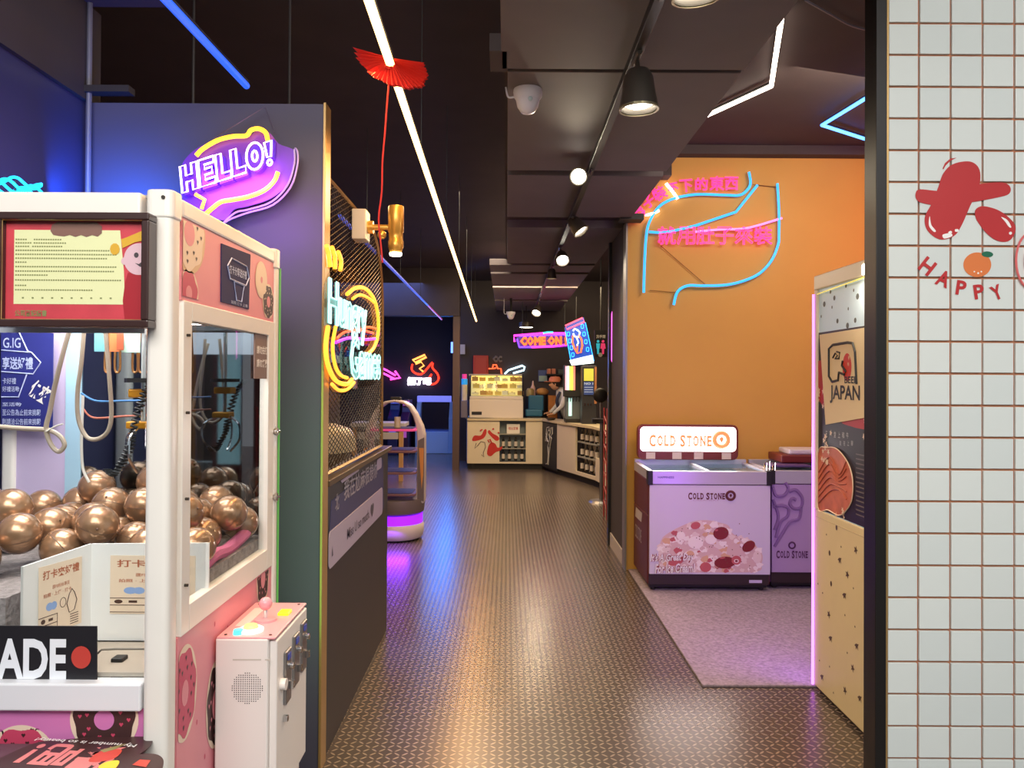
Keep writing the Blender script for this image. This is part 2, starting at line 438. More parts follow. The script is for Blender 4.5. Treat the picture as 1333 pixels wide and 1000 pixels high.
tag(mb.build('ring_sticker', M('pink_vinyl', (226, 110, 112), .4)), 'pink double ring outline cut by the picture edge on the tiles', 'sticker')

# ================================================================ street side behind the viewer
struct('building_wall_opposite', MB().box(-9, 9, -9.4, -9, 0, 4.2), M('opposite_facade', (70, 66, 66), .8, var=.2, scale=.8))
# ================================================================ ceiling lights
def neon_line(name, pts, r, mt, label, cat='light', group=None, hold=True, drop=.0):
    t = thing(name, label, cat, pts[0], group)
    MB().tube(pts, r, 8).build('tube', mt, t, smooth_=True)
    ch = MB()
    for a, b in zip(pts[:-1], pts[1:]):
        ch.tube([Vector(a)+Vector((0, 0, r*1.3)), Vector(b)+Vector((0, 0, r*1.3))], r*.9, 4)
    ch.build('channel', BLACK, t)
    if hold:
        hg = MB(); A, B = Vector(pts[0]), Vector(pts[-1]); L = (B-A).length
        for k in range(max(2, int(L/1.6))):
            p = A.lerp(B, (k+.5)/max(2, int(L/1.6))); hg.tube([p+Vector((0, 0, r)), Vector((p.x, p.y, 3.36))], .0025, 5)
        hg.build('hanger', BLACK, t)
    return t
S0, S1 = atZ(480, 0, 2.5), atZ(620, 418, 2.5)
d_ = (S1-S0).normalized()
ORG = M('neon_orange_strip', (255, 205, 140), .4, emit=((255, 196, 118), 6))
neon_line('strip_light', [S0-d_*1.2, S1], .014, ORG, 'long warm orange strip light running down the hall ceiling')
q_ = S0.lerp(S1, .45)
area('strip_lamp_light', (q_.x, q_.y, 2.48), (.04, 11), 75, (255, 190, 110), (0, 0, -1), roll=0)
BL = NEON('blue_strip', (40, 95, 235), 1.15)
B0, B1 = atZ(215, 0, 2.62), atZ(345, 139, 2.62)
neon_line('strip_light', [B0-(B1-B0)*.6, Vector((B1.x, 2.93, 2.62))], .013, BL, 'blue strip light ending above the purple HELLO sign', hold=False)
B2, B3 = atZ(505, 345, 2.5), atZ(575, 416, 2.5)
neon_line('strip_light', [B2-(B3-B2).normalized()*2, B2.lerp(B3, .6)], .013, NEON('dim_blue', (60, 80, 190), .9), 'dim blue strip light beyond the wire mesh screen')
neon_line('strip_light', [B2.lerp(B3, .6), B3], .013, NEON('dim_pink', (150, 60, 120), .9), 'dim pink tail of the strip light in the game room', hold=False)
WH = M('neon_warm_white', (255, 240, 220), .4, emit=((255, 236, 214), 7))
neon_line('angled_light', [atZ(1017, 25, 3.3), atZ(1004, 112, 3.3), atZ(910, 155, 3.3)], .014, WH, 'warm white bent strip light on the dark ceiling above the ochre wall', hold=False)
neon_line('chevron_light', [atZ(1150, 114, 3.3), atZ(1070, 163, 3.3), atZ(1148, 188, 3.3)], .012, NEON('bright_blue', (70, 140, 255), 5), 'bright blue chevron strip light on the ceiling beside the tiled pillar', hold=False)
area('angled_lamp_light', atZ(980, 100, 3.28), (.5, .5), 5, (255, 236, 214))

# track with spotlights
trk = thing('light_track', 'black ceiling track carrying the hall spotlights', 'light track', (.47, 1.8, 2.70))
MB().box(.452, .488, 1.2, 12.2, 2.69, 2.725).build('rail', M('track_black', (38, 36, 36), .45), trk, bev=.002)
st = MB()
for y in (1.6, 3.4, 5.2, 7.0, 8.8, 10.6, 12.0): st.tube([(.47, y, 2.72), (.47, y, 2.78)], .006, 6)
st.build('hanger', BLACK, trk)
HOUS = M('spot_housing', (86, 80, 74), .35, .5)
LENS = M('spot_lens', (255, 250, 235), .3, emit=((255, 246, 226), 14))
def track_spot(p, aim, label, size=.07, energy=30, ang=80):
    p = Vector(p); aim = Vector(aim).normalized()
    t = thing('track_spotlight', label, 'spotlight', p, 'spotlights on the ceiling track')
    mat_ = Matrix.Translation(p) @ aim.to_track_quat('-Z', 'Y').to_matrix().to_4x4()
    s = size
    mb = MB(mat_); mb.lathe([(0, s*1.35), (s*.55, s*1.3), (s*.78, s*.9), (s*.86, .2*s), (s, -.55*s), (s*1.02, -.7*s), (s*.95, -.7*s), (s*.8, .05*s)], n=28)
    mb.build('housing', HOUS, t, smooth_=True)
    MB(mat_).lathe([(s*.93, -.66*s), (s*1.04, -.66*s), (s*1.04, -.78*s), (s*.93, -.78*s)], n=28).build('rim', M('spot_rim', (150, 142, 112), .3, .6), t, smooth_=True)
    MB(mat_).lathe([(0, -.52*s), (s*.62, -.54*s), (s*.84, -.42*s)], n=24).build('lens', LENS, t)
    tp = p-aim*s*1.3
    MB().tube([tp, Vector((.47, p.y+.02, 2.70))], s*.13, 8).tube([(.47, p.y-.05, 2.685), (.47, p.y+.07, 2.685)], s*.16, 6).build('bracket', HOUS, t)
    if energy: spot('spot_lamp_light', p+aim*s*.9, energy, (255, 238, 205), aim, ang)
    return t
track_spot((.475, 2.8, 2.545), (.02, 0, -1), 'big bell shaped spotlight on the track, largest of the lit ones', .07, 35, 100)
track_spot((.40, 4.35, 2.66), (-.12, -.95, -.32), 'round spotlight turned towards the entrance like a bright disc', .05, 16, 70)
track_spot((.51, 5.6, 2.62), (.55, -.25, -.8), 'tilted spotlight aimed at the ice cream corner, third along the track', .062, 40, 80)
track_spot((.49, 6.9, 2.60), (.05, -.75, -.62), 'spotlight facing the entrance just beyond the tilted one', .06, 25, 90)
track_spot((.46, 8.0, 2.6), (0, .1, -1), 'dim slim spotlight in the middle of the track', .05, 30, 90)
track_spot((.44, 11.4, 2.53), (-.25, -.6, -.7), 'small bright spotlight at the far end of the track', .07, 40, 100)
track_spot((.56, 2.30, 2.705), (.05, .1, -1), 'warm spotlight half cut off at the top of the picture', .07, 14, 110)
t = thing('ceiling_downlight', 'small oval lit downlight hanging before the far dark wall', 'light', atY(685, 426, 13))
t0 = atY(685, 426, 13)
MB().lathe([(0, .09), (.12, .08), (.13, 0), (.11, 0)], tuple(t0), 20).build('housing', HOUS, t)
MB().lathe([(0, -.004), (.108, -.004)], tuple(t0), 20).build('lens', LENS, t)
MB().tube([t0+Vector((0, 0, .08)), t0+Vector((0, 0, 2.86-t0.z))], .008, 6).build('hanger', BLACK, t)
def dome(p, r, label, z):
    p = Vector(p); t = thing('dome_camera', label, 'security camera', p)
    MB().lathe([(0, .012), (r*.98, .012), (r, 0), (r*.97, -r*.3), (r*.8, -r*.55), (0, -r*.55)], tuple(p), 28).build('base', M('camera_white', (226, 224, 236), .35), t, smooth_=True)
    MB().lathe([(r*.84, -r*.45), (r*.72, -r*1.0), (r*.45, -r*1.4), (0, -r*1.52)], tuple(p), 24).build('dome', M('camera_white'), t, smooth_=True)
    MB().ball((p.x+.01, p.y-r*.82, p.z-r*.72), r*.16, 12).build('lens', M('camera_lens', (200, 220, 230), .1), t)
    MB().tube(smooth([(p.x-r*.9, p.y, p.z-.02), (p.x-r*1.35, p.y, p.z-.02), (p.x-r*1.5, p.y, p.z+.02), (p.x-r*1.5, p.y, z)], 5), r*.07, 6).build('cable', M('camera_white'), t)
dome((atY(687, 116, 3.33).x, 3.33, 2.752), .063, 'white dome security camera on the grey ceiling panels', 2.77)
dome(atY(665, 407, 11.8), .07, 'tiny white dome camera far down the hall ceiling', 2.76)
p = atY(665, 407, 11.8); MB().tube([p, (p.x, p.y, 2.76)], .02, 8).build('stem', BLACK, bpy.data.objects['dome_camera.001'])
# vertical conduits in the alcove
t = MB().tube([atY(110, 250, 2.9), atY(111, 120, 2.9), atY(112, 0, 2.9)], .009, 8)
t.M = I4; o = MB().tube([(-1.6, 2.92, 0), (-1.6, 2.92, 3.34)], .01, 8).build('conduit', M('grey_conduit', (120, 118, 130), .4)); tag(o, 'thin grey conduit running up the alcove corner', 'pipe')
for k, (px, py) in enumerate(((252, 60), (377, 70))):
    p = atY(px, py, 3.3)
    o = MB().tube([(p.x, 3.3, 2.5), (p.x, 3.3, 3.35)], .006, 6).build('hanger_rod', M('dim_rod', (60, 54, 54), .5))
    tag(o, ['dark hanging rod above the navy partition, beside the blue strip light', 'dark hanging rod above the navy partition near its gold edge'][k], 'rod')
o = MB().tube(smooth([atZ(1048, 0, 3.34), atZ(1080, 18, 3.33), atZ(1110, 34, 3.33), atZ(1142, 41, 3.34)], 6), .006, 6).build('ceiling_cable', M('grey_conduit')); tag(o, 'thin grey cable sagging on the ceiling above the bent strip light', 'cable')

# paper fan + ribbon
cf = atZ(507, 88, 2.49)
t = thing('paper_fan', 'red scalloped paper fan hanging across the orange strip light', 'decoration', cf)
REDP = M('red_crepe_paper', (196, 48, 44), .7, emit=((200, 40, 30), .12), var=.08, scale=30)
mb = MB(); n = 44
vs = []; fs = []
for j in range(2):
    for i in range(n+1):
        a = PI*(-.02+1.04*i/n); rad = .112*(1+.05*math.cos(i*PI)+.07*abs(math.sin(6*a))) if j else .012
        lx, lz = -rad*math.cos(a), -rad*math.sin(a)*.84
        vs.append((cf.x+lx*.95+lz*-.30, cf.y+(.009 if i % 2 else -.009)*(1 if j else .3)+.012*math.sin(3*a), cf.z-lx*.20+lz*.95+.03))
fs = [(i, i+1, n+2+i, n+1+i) for i in range(n)]
mb.add(vs, fs)
vs2 = [(x, y+.03, z+.006) for x, y, z in vs]; mb.add(vs2, fs)
mb.build('pleats', REDP, t)
MB().ball((cf.x, cf.y-.008, cf.z+.0), .012, 10).tube([(cf.x, cf.y, cf.z+.0), (cf.x, cf.y, cf.z+.03)], .004, 6).build('knot', REDP, t)
rb = [Vector((cf.x-.0, cf.y-.005, cf.z-.04))]
for (a, b) in ((504, 135), (501, 175), (498, 210), (497, 250), (493, 285), (496, 320), (498, 342)):
    rb.append(atY(a, b, cf.y+(.0)))
MB().tube(smooth(rb, 4), .0028, 5).build('ribbon', REDP, t)

# ================================================================ HELLO neon sign
HY = 2.86
t = thing('hello_neon_sign', 'purple speech bubble neon sign reading HELLO! on the navy partition', 'neon sign', atY(305, 240, HY))
P1 = PF(HY)
out = fy(HY, [(240, 205), (262, 188), (300, 178), (322, 176), (335, 168), (350, 172), (362, 186), (382, 195), (380, 215), (372, 240), (350, 258), (320, 268), (303, 272), (289, 286), (262, 275), (250, 268), (236, 258), (233, 225)])
MB(P1).prism(sm2(out, 5), -.02, -.012).build('backing', M('violet_acrylic', (120, 66, 168), .25, emit=((110, 50, 190), .15)), t)
MB(P1).tube([(a, b, -.012) for a, b in sm2(fy(HY, [(382, 193), (382, 212), (373, 240), (352, 262), (322, 272), (305, 276), (289, 290), (300, 284), (322, 276), (354, 266), (377, 243), (386, 214), (386, 196)]), 4)], .004, 5, True).build('rim', M('lilac_rim', (190, 170, 220), .3), t)
YN = NEON('amber', (255, 176, 40), 3.2)
mb = MB(P1)
mb.tube([(a, b, .012) for a, b in [(v.x, v.y) for v in smooth([(a, b, 0) for a, b in fy(HY, [(257, 204), (266, 195), (285, 184), (305, 179), (322, 178), (328, 171), (338, 169), (347, 174), (350, 184), (354, 190)])], 5)]], .0085, 8)
mb.tube([(v.x, v.y, .012) for v in smooth([(a, b, 0) for a, b in fy(HY, [(363, 225), (358, 237), (345, 249), (325, 257), (305, 261), (289, 264), (277, 273), (268, 281)])], 5)], .0085, 8)
mb.tube([(a, b, .012) for a, b in fy(HY, [(256, 254), (268, 261), (264, 273)])], .007, 8)
mb.build('bubble_tube', YN, t, smooth_=True)
WN = NEON('white_violet', (232, 214, 255), 3.2)
mb = MB(P1 @ Matrix.Translation((0, 0, .03)))
a, b = fy(HY, [(237, 248), (369, 191)])
HL = {'H': [[(0, 0), (0, 1), (.28, 1), (.28, .6), (.6, .6), (.6, 1), (.9, 1), (.9, 0), (.6, 0), (.6, .36), (.28, .36), (.28, 0)]],
      'E': [[(0, 0), (0, 1), (.82, 1), (.82, .78), (.3, .78), (.3, .62), (.7, .62), (.7, .4), (.3, .4), (.3, .22), (.82, .22), (.82, 0)]],
      'L': [[(0, 0), (0, 1), (.3, 1), (.3, .25), (.75, .25), (.75, 0)]],
      'O': [ell(.45, .5, .46, .5, 18), ell(.45, .5, .14, .2, 12)],
      '!': [[(.1, .34), (.02, 1), (.42, 1), (.3, .34)], ell(.2, .1, .12, .12, 10)]}
cx = 0; vec = Vector(b)-Vector(a); base = Vector(fy(HY, [(240, 254)])[0]); 
adv = Vector(fy(HY, [(357, 216)])[0])-base; adx = adv/5.0
for ch, w in (('H', .98), ('E', .92), ('L', .8), ('L', .82), ('O', 1.0), ('!', .5)):
    hgt = .098 if ch != '!' else .085
    for poly in HL[ch]:
        pts = []
        for (x, y) in poly:
            p = base+adx*(cx+x)+Vector((-.01*(y-.5), hgt*y)); pts.append((p.x, p.y, 0))
        mb.tube(pts, .0042, 6, True)
    cx += w+.02
mb.build('letter_tube', WN, t, smooth_=True)
mb = MB(P1 @ Matrix.Translation((.006, -.008, .0)))
cx = 0
for ch, w in (('H', .98), ('E', .92), ('L', .8), ('L', .82), ('O', 1.0), ('!', .5)):
    poly = HL[ch][0]; mb.prism([tuple(base+adx*(cx+x)+Vector((-.01*(y-.5), .1*y))) for x, y in poly], -.005, .024); cx += w+.02
mb.build('letter_face', M('deep_violet_acrylic', (84, 40, 176), .3, emit=((80, 20, 200), .7)), t)
sf = MB()
for a_, b_ in ((262, 222), (350, 200), (300, 262)):
    p = atY(a_, b_, HY+.02); sf.tube([p, (p.x, 2.954, p.z)], .006, 6)
sf.build('standoff', CHROME, t)
hk = atY(345, 139, 2.9)
MB().tube([hk, atY(278, 180, 2.9)], .0015, 4).tube([hk, atY(357, 172, 2.9)], .0015, 4).build('chain', M('pale_chain', (130, 120, 140), .4, .5), t)
area('hello_sign_light', (-1.0, 2.8, 2.22), (.3, .1), 1.3, (200, 110, 255), (0, 1, 0))
area('hello_sign_glow_light', (-.95, 2.75, 2.1), (.4, .1), .8, (180, 120, 255), (0, .7, -.6))

# ================================================================ wire mesh screen in the side wall
XM = -.73
t = thing('mesh_screen', 'black expanded metal screen with rounded corner set on the low wall', 'metal screen', (XM, 3.75, 1.1))
y0, y1, z0, z1, rr = 3.04, 4.47, 1.115, 2.315, .42
def inside(u, v):
    if not (y0 <= u <= y1 and z0 <= v <= z1): return False
    if u > y1-rr and v > z1-rr: return (u-y1+rr)**2+(v-z1+rr)**2 <= rr*rr
    return True
fp = [(y0, z0), (y1, z0)]+[(y1-rr+rr*math.cos(R(a)), z1-rr+rr*math.sin(R(a))) for a in range(0, 91, 9)]+[(y0, z1)]
mb = MB(PR(XM)); mb.tube([(a, b, 0) for a, b in fp], .011, 4, True)
mb.build('frame', M('bronze_frame', (150, 118, 66), .4, .5), t)
mb = MB(PR(XM)); sl = 2.75; pit = .0245
for sg in (1, -1):
    k = -30
    while k < 80:
        c = k*pit; k += 1; seg = None; last = None
        L = 60
        for i in range(L+1):
            u = y0+(y1-y0)*i/L; v = z0+(c+sg*(u-y0)/sl*1.0)
            if inside(u, v):
                if seg is None: seg = (u, v)
                last = (u, v)
            elif seg: break
        if seg and last and seg != last: mb.tube([(*seg, 0), (*last, 0)], .0024, 4, caps=False)
mb.build('wire_lattice', M('screen_wire', (70, 58, 52), .4, .6), t, kind='stuff')

# neon sign on the mesh
XS = -.69
t = thing('food_neon_sign', 'neon sign reading Hungry Games with amber bowl outline on the wire mesh', 'neon sign', (XS, 3.6, 1.6))
CY_ = NEON('pale_cyan', (170, 236, 232), 1.25); AM = NEON('amber_line', (255, 160, 50), 2.0)
def sr(pts, n=5, closed=False): return [(v.x, v.y, 0) for v in smooth([(a, b, 0) for a, b in fr(XS, pts)], n, closed)]
mb = MB(PR(XS)); mb.tube(sr([(452, 383), (463, 375), (476, 376), (487, 390), (492, 412), (492, 435), (487, 452), (480, 460)]), .0095, 6)
mb.tube(sr([(459, 389), (468, 384), (478, 387), (487, 394)]), .0075, 6)
mb.tube(sr([(427, 425), (424, 450), (426, 472), (433, 490), (441, 498), (452, 500), (458, 494)]), .0095, 6)
mb.tube(sr([(437, 425), (433, 450), (436, 475), (443, 488), (452, 492)]), .0075, 6)
mb.tube(sr([(432, 500), (441, 508), (452, 507), (461, 498)]), .0075, 6)
mb.tube(sr([(425, 320), (428, 330), (430, 347)]), .0095, 6); mb.tube(sr([(432, 322), (436, 335), (436, 350)]), .0095, 6); mb.tube(sr([(440, 328), (444, 340), (443, 352)]), .0095, 6)
mb.build('bowl_tube', AM, t, smooth_=True)
mb = MB(PR(XS)); mb.tube(sr([(437, 446), (455, 440), (475, 442), (488, 441)]), .007, 6); mb.build('violet_wave_tube', NEON('violet_line', (170, 60, 230), 1.4), t, smooth_=True)
mb = MB(PR(XS)); mb.tube(sr([(438, 441), (450, 432), (470, 430), (486, 434)]), .006, 6); mb.tube(sr([(470, 429), (480, 426), (490, 428)]), .006, 6); mb.build('red_wave_tube', NEON('red_line', (255, 90, 40), 1.4), t, smooth_=True)
a, b = fr(XS, [(424, 412), (474, 412)]); z_ = fr(XS, [(448, 424), (448, 380)])
mb = MB(PR(XS+.012)); mb.text('Hungry', a[0], 1.66, b[0], 1.885, tube=.0034, off=.015, res=2); mb.build('word_tube', CY_, t)
mb = MB(PR(XS+.005)); mb.text('Hungry', a[0], 1.66, b[0], 1.885, off=.03, res=2); mb.build('word_backing', M('pale_cyan_acrylic', (90, 140, 140), .3, emit=((150, 220, 220), .25)), t)
a, b = fr(XS, [(453, 470), (492, 480)])
mb = MB(PR(XS+.012)); mb.text('Games', a[0], 1.50, b[0], 1.69, tube=.0034, off=.015, res=2); mb.build('word_tube', CY_, t)
mb = MB(PR(XS+.005)); mb.text('Games', a[0], 1.50, b[0], 1.69, off=.03, res=2); mb.build('word_backing', M('pale_cyan_acrylic'), t)
mb = MB(PR(XS-.015)); mb.prism(sm2(fr(XS-.015, [(421, 372), (432, 350), (450, 362), (470, 370), (484, 378), (493, 400), (494, 440), (490, 495), (465, 505), (446, 514), (430, 508), (420, 480), (420, 425)]), 4), 0, .004)
mb.build('acrylic_panel', glass('clear_acrylic', (235, 232, 228), .35), t)
area('food_sign_light', (XS+.05, 3.7, 1.75), (.8, .5), 1.0, (220, 220, 180), (1, 0, -.3))

# poster signs on the low wall
XW = -.713
t = thing('slogan_sign', 'dark blue and lilac slogan plate Miss U so much on the low wall', 'sign', (XW, 3.8, .9))
s1 = fr(XW, [(431, 652), (498, 598), (499, 662), (427, 715)])
MB(PR(XW)).prism(s1, 0, .003).build('upper_plate', M('slate_blue_print', (56, 56, 100), .5), t)
yA, yB = 3.02+.06, atX(500, 650, XW).y-.02
MB(PR(XW)).prism(rrect(3.075, .735, 4.40, .885, .03), .003, .006).build('lower_plate', M('lilac_print', (178, 168, 192), .4), t)
SIL = M('silver_print', (172, 168, 180), .4)
mb = MB(PR(XW)); mb.text('我在尬麻很想你', 3.36, .965, 4.22, 1.035+.02, d=.0045, off=.012); mb.text('北', 3.19, .95, 3.26, 1.02, d=.0045, off=.01)
mb.build('lettering', SIL, t)
mb = MB(PR(XW)); mb.text('Miss U so much. ♥', 3.42, .775, 4.1, .845, d=.0075, off=.006); mb.text('▲', 3.12, .78, 3.145, .82, d=.0075)
mb.build('lettering', M('dark_print', (78, 74, 92), .5), t)
mb = MB(PR(XW)); mb.prism(rrect(4.2, 1.0, 4.36, 1.06, .02), .004, .0055); mb.prism(fr(XW, [(442, 626), (466, 609), (466, 613), (444, 629)]), .004, .005); mb.build('pale_mark', M('lilac_print'), t)

# warm bundle behind the mesh (arcade seen through it)
t = thing('round_machine', 'cream drum shaped machine glimpsed through the wire mesh', 'arcade machine', (-1.15, 4.3, 0))
MB().lathe([(0, 1.18), (.1, 1.24), (.2, 1.245), (.27, 1.22), (.3, 1.17), (.3, 1.1), (0, 1.1)], (-1.15, 4.3, 0), 28).build('top', M('cream_gloss', (225, 205, 165), .35, emit=((225, 190, 130), .15)), t, smooth_=True)
MB().cyl((-1.15, 4.3, .0), .27, 1.1).build('body', M('brown_drum', (120, 96, 74), .5), t, smooth_=True)
area('mesh_room_lamp_light', (-1.5, 4.6, 2.8), (.5, .5), 14, (255, 222, 180))
t = thing('game_cabinet', 'dark arcade cabinet standing behind the wire mesh', 'arcade machine', (-2.0, 6.3, 0))
MB().box(-2.4, -1.45, 6.0, 6.7, 0, 1.85).build('body', M('cabinet_dark', (52, 44, 42), .5), t, bev=.02)
MB().box(-2.3, -1.55, 5.985, 6.0, 1.05, 1.6).build('screen', M('dim_screen', (20, 22, 30), .15, emit=((120, 90, 70), .35)), t)
MB().box(-2.3, -1.55, 5.99, 6.0, 1.66, 1.8).build('marquee', M('warm_marquee', (210, 170, 120), .4, emit=((230, 180, 110), .5)), t)

# wall spotlight with yellow barrel
px = atX(463, 296, -.713)
t = thing('wall_spotlight', 'brass barrel spotlight on a white box beside the mesh screen', 'spotlight', (-.70, px.y, px.z))
MB().box(-.72, -.655, px.y-.06, px.y+.05, px.z-.065, px.z+.075).build('junction_box', M('box_white', (210, 208, 205), .4), t, bev=.004)
BR = M('brass_barrel', (214, 168, 84), .3, .6)
ex = (514-660)/1000*px.y
MB().tube([(-.66, px.y, px.z), (ex, px.y, px.z)], .014, 10).tube([(-.66, px.y, px.z), (-.63, px.y, px.z)], .03, 14).ball((-.59, px.y, px.z-.035), .022, 12).build('arm', BR, t, smooth_=True)
MB().lathe([(0, .10), (.034, .10), (.037, .092), (.037, -.02), (.033, -.025), (.033, -.06), (.036, -.065), (.036, -.09), (.027, -.12), (.024, -.122), (0, -.118)], (ex, px.y, px.z), 22).build('barrel', BR, t, smooth_=True)
MB().lathe([(0, 0), (.027, 0), (.03, .012)], (ex, px.y, px.z-.132), 18).build('lens', LENS, t)
spot('barrel_lamp_light', (ex, px.y, px.z-.15), 8, (255, 225, 170), (0, 0, -1), 80)
# ================================================================ big claw machine
X0, X1, Y0, Y1, ZT = -1.62, -.7425, 1.69, 2.50, 1.915
t = thing('claw_machine', 'white framed claw machine with pink doughnut panels full of bronze balls', 'claw machine', ((X0+X1)/2, (Y0+Y1)/2, 0))
AL = M('machine_white_profile', (236, 232, 224), .3, var=.02)
def rpost(cx, cy, r, z0, z1):
    return MB().prism([(cx+a, cy+b) for a, b in rrect(-r, -r, r, r, r*.55, 5)], z0, z1)
for cx, cy in ((X1-.028, Y0+.030), (X0+.028, Y0+.030), (X1-.022, Y1-.022), (X0+.03, Y1-.03)):
    r_ = .028 if cy < 2 else .022
    rpost(cx, cy, r_, 0, ZT-.03).build('corner_post', AL, t, smooth_=True)
mb = MB()
mb.box(X0+.07, X1-.07, Y0+.004, Y0+.05, ZT-.055, ZT-.004); mb.box(X1-.045, X1-.002, Y0+.07, Y1-.04, ZT-.045, ZT-.004)
mb.box(X0+.002, X0+.045, Y0+.07, Y1-.04, ZT-.045, ZT-.004); mb.box(X0+.05, X1-.05, Y1-.04, Y1, ZT-.045, ZT-.004)
mb.build('top_rail', AL, t, bev=.006)
for cx, cy in ((X1-.028, Y0+.030), (X0+.028, Y0+.030), (X1-.024, Y1-.024)):
    r_ = .031 if cy < 2 else .027
    rpost(cx, cy, r_, ZT-.06, ZT+.002).build('corner_cap', AL, t, bev=.004)
MB().box(X0+.02, X1-.02, Y0+.03, Y1-.02, ZT-.012, ZT-.004).build('roof_panel', M('roof_grey', (140, 140, 142), .5), t)
SCR = M('screw_dark', (60, 55, 50), .4, .6)
mb = MB(PF(Y0)); p, = fy(Y0, [(213, 257)]); mb.prism(ell(*p, .0042, n=10), -.002, .004); 
mb2 = MB(PR(X1))
for z in (1.60, 1.42, 1.22, 1.02): mb2.prism(ell(1.785, z, .0035, n=8), -.002, .006)
mb.v += mb2.v; n0 = len(mb.v)-len(mb2.v); mb.f += [tuple(n0+k for k in f) for f in mb2.f]; mb.m += mb2.m
mb.build('screw', SCR, t)
# side: header panel, door, lower panel
PINK = M('pink_print', (226, 142, 152), .4, var=.03); CREAMP = M('cream_print', (232, 208, 184), .4); CHOC = M('chocolate_print', (66, 40, 40), .4); HOT = M('deep_pink_print', (200, 70, 100), .4)
PINKF = M('orchid_print', (206, 120, 178), .4, var=.03)
MB().box(X1-.02, X1-.006, Y0+.07, Y1-.04, 1.68, ZT-.045).build('header_panel', PINK, t)
def doughnut(mb, ms, c, r, icing, dough, d, hole=.36, sprinkle=None, n=40, wob=.06, sx=1.0, hcol=None):
    def I(mt):
        if mt not in ms: ms.append(mt)
        mb.i = ms.index(mt)
    I(dough); mb.flat([(c[0]+sx*r*1.12*math.cos(a), c[1]+r*1.12*math.sin(a)) for a in [2*PI*k/n for k in range(n)]], d)
    I(icing); mb.flat([(c[0]+sx*r*(1+wob*math.sin(7*a))*math.cos(a), c[1]+r*(1+wob*math.sin(7*a))*math.sin(a)) for a in [2*PI*k/n for k in range(n)]], d+.0004)
    I(hcol or PINK); mb.flat([(c[0]+sx*r*hole*math.cos(a), c[1]+r*hole*math.sin(a)) for a in [2*PI*k/24 for k in range(24)]], d+.0008)
    if sprinkle:
        I(sprinkle)
        for k in range(16):
            a = 2*PI*k/16+.15*math.sin(k*3); rad = r*(.58 if k % 2 else .8); x, y = c[0]+sx*rad*math.cos(a), c[1]+rad*math.sin(a); s = r*.07
            mb.flat([(x, y-s), (x+s*sx, y+s*.3), (x+s*.5*sx, y+s), (x, y+s*.5), (x-s*.5*sx, y+s), (x-s*sx, y+s*.3)], d+.0008)
def clipu(pts, u0, u1, v0, v1): return [(min(max(a, u0), u1), min(max(b, v0), v1)) for a, b in pts]
class CMB(MB):
    box_ = None
    def flat(s, pts, d=0.0):
        u0, u1, v0, v1 = s.box_; p2 = clipu(pts, u0, u1, v0, v1)
        o = []
        for p in p2:
            if not o or (abs(o[-1][0]-p[0])+abs(o[-1][1]-p[1])) > 1e-6: o.append(p)
        if len(o) < 3: return s
        A = abs(sum(o[i][0]*o[(i+1) % len(o)][1]-o[(i+1) % len(o)][0]*o[i][1] for i in range(len(o))))/2
        return MB.flat(s, o, d) if A > 1e-6 else s
def dnut(*a, **k):
    mb = CMB(DB[0]); mb.box_ = DB[1]; ms = []; doughnut(mb, ms, *a, **k); return mb.build('doughnut_print', ms, t, fixn=False)
DB = (PR(X1-.006), (Y0+.075, Y1-.05, 1.69, ZT-.05))
dnut((1.80, 1.84), .085, CREAMP, M('tan_print', (214, 178, 140), .4), .001, .35, CHOC)
dnut((1.80, 1.70), .05, HOT, CREAMP, .001, .35)
dnut((2.40, 1.74), .05, CHOC, CREAMP, .001, .35, CREAMP)
dnut((2.33, 1.80), .05, CREAMP, CREAMP, .0012, .2)
# promotional poster on the header
NVY = M('navy_poster_print', (30, 30, 84), .7); LILP = M('pale_line_print', (190, 200, 236), .4)
mb = MB(PR(X1-.006)); mb.i = 0; mb.prism([(2.00, 1.70), (2.215, 1.70), (2.225, 1.86), (2.0, 1.852)], 0, .0028)
mb.i = 1
fan = lambda pts, r_=.0022: mb.tube([(a, b, .0035) for a, b in pts], r_, 4, True)
fan([(2.04, 1.80), (2.07, 1.825), (2.19, 1.82), (2.21, 1.79), (2.185, 1.765), (2.06, 1.768)]); fan([(2.09, 1.765), (2.17, 1.762), (2.15, 1.715), (2.11, 1.715)])
mb.text('打卡分享送好禮', 2.055, 1.782, 2.19, 1.806, d=.004, off=.01); mb.text('拍照 打卡 上傳', 2.07, 1.703, 2.2, 1.712, d=.0035)
mb.build('promo_poster', [NVY, LILP], t)
dx = X1
fr_ = MB()
fr_.box(dx-.03, dx-.002, Y0+.078, Y0+.125, .905, 1.68).box(dx-.03, dx-.002, Y1-.10, Y1-.045, .905, 1.68).box(dx-.03, dx-.002, Y0+.125, Y1-.10, 1.635, 1.68).box(dx-.03, dx-.002, Y0+.125, Y1-.10, .905, .968)
door = fr_.build('door', AL, t, bev=.002)
MB().box(dx-.018, dx-.014, Y0+.12, Y1-.09, .96, 1.64).build('pane', glass('pane_glass', (250, 252, 252), .9), door)
hh = MB()
for z in (1.33, 1.12): hh.cyl((dx-.004, Y1-.03, z), .013, .012, 14, 'x')
for z in (1.33, 1.12): hh.tube([(dx+.008, Y1-.05, z), (dx+.008, Y1-.01, z)], .004, 6)
hh.build('lock', CHROME, door)
mb = MB(); mb.box(dx-.012, dx-.008, 2.285, 2.42, 1.50, 1.64); mb.build('notice_card', M('kraft_card', (124, 100, 92), .5), door)
mb = MB(PR(dx-.008)); mb.text('請勿拍打', 2.30, 1.575, 2.40, 1.60, d=.001, off=.02); mb.text('請勿搖晃', 2.30, 1.535, 2.40, 1.56, d=.001, off=.02); mb.build('notice_print', M('card_white', (240, 235, 230), .5), door)
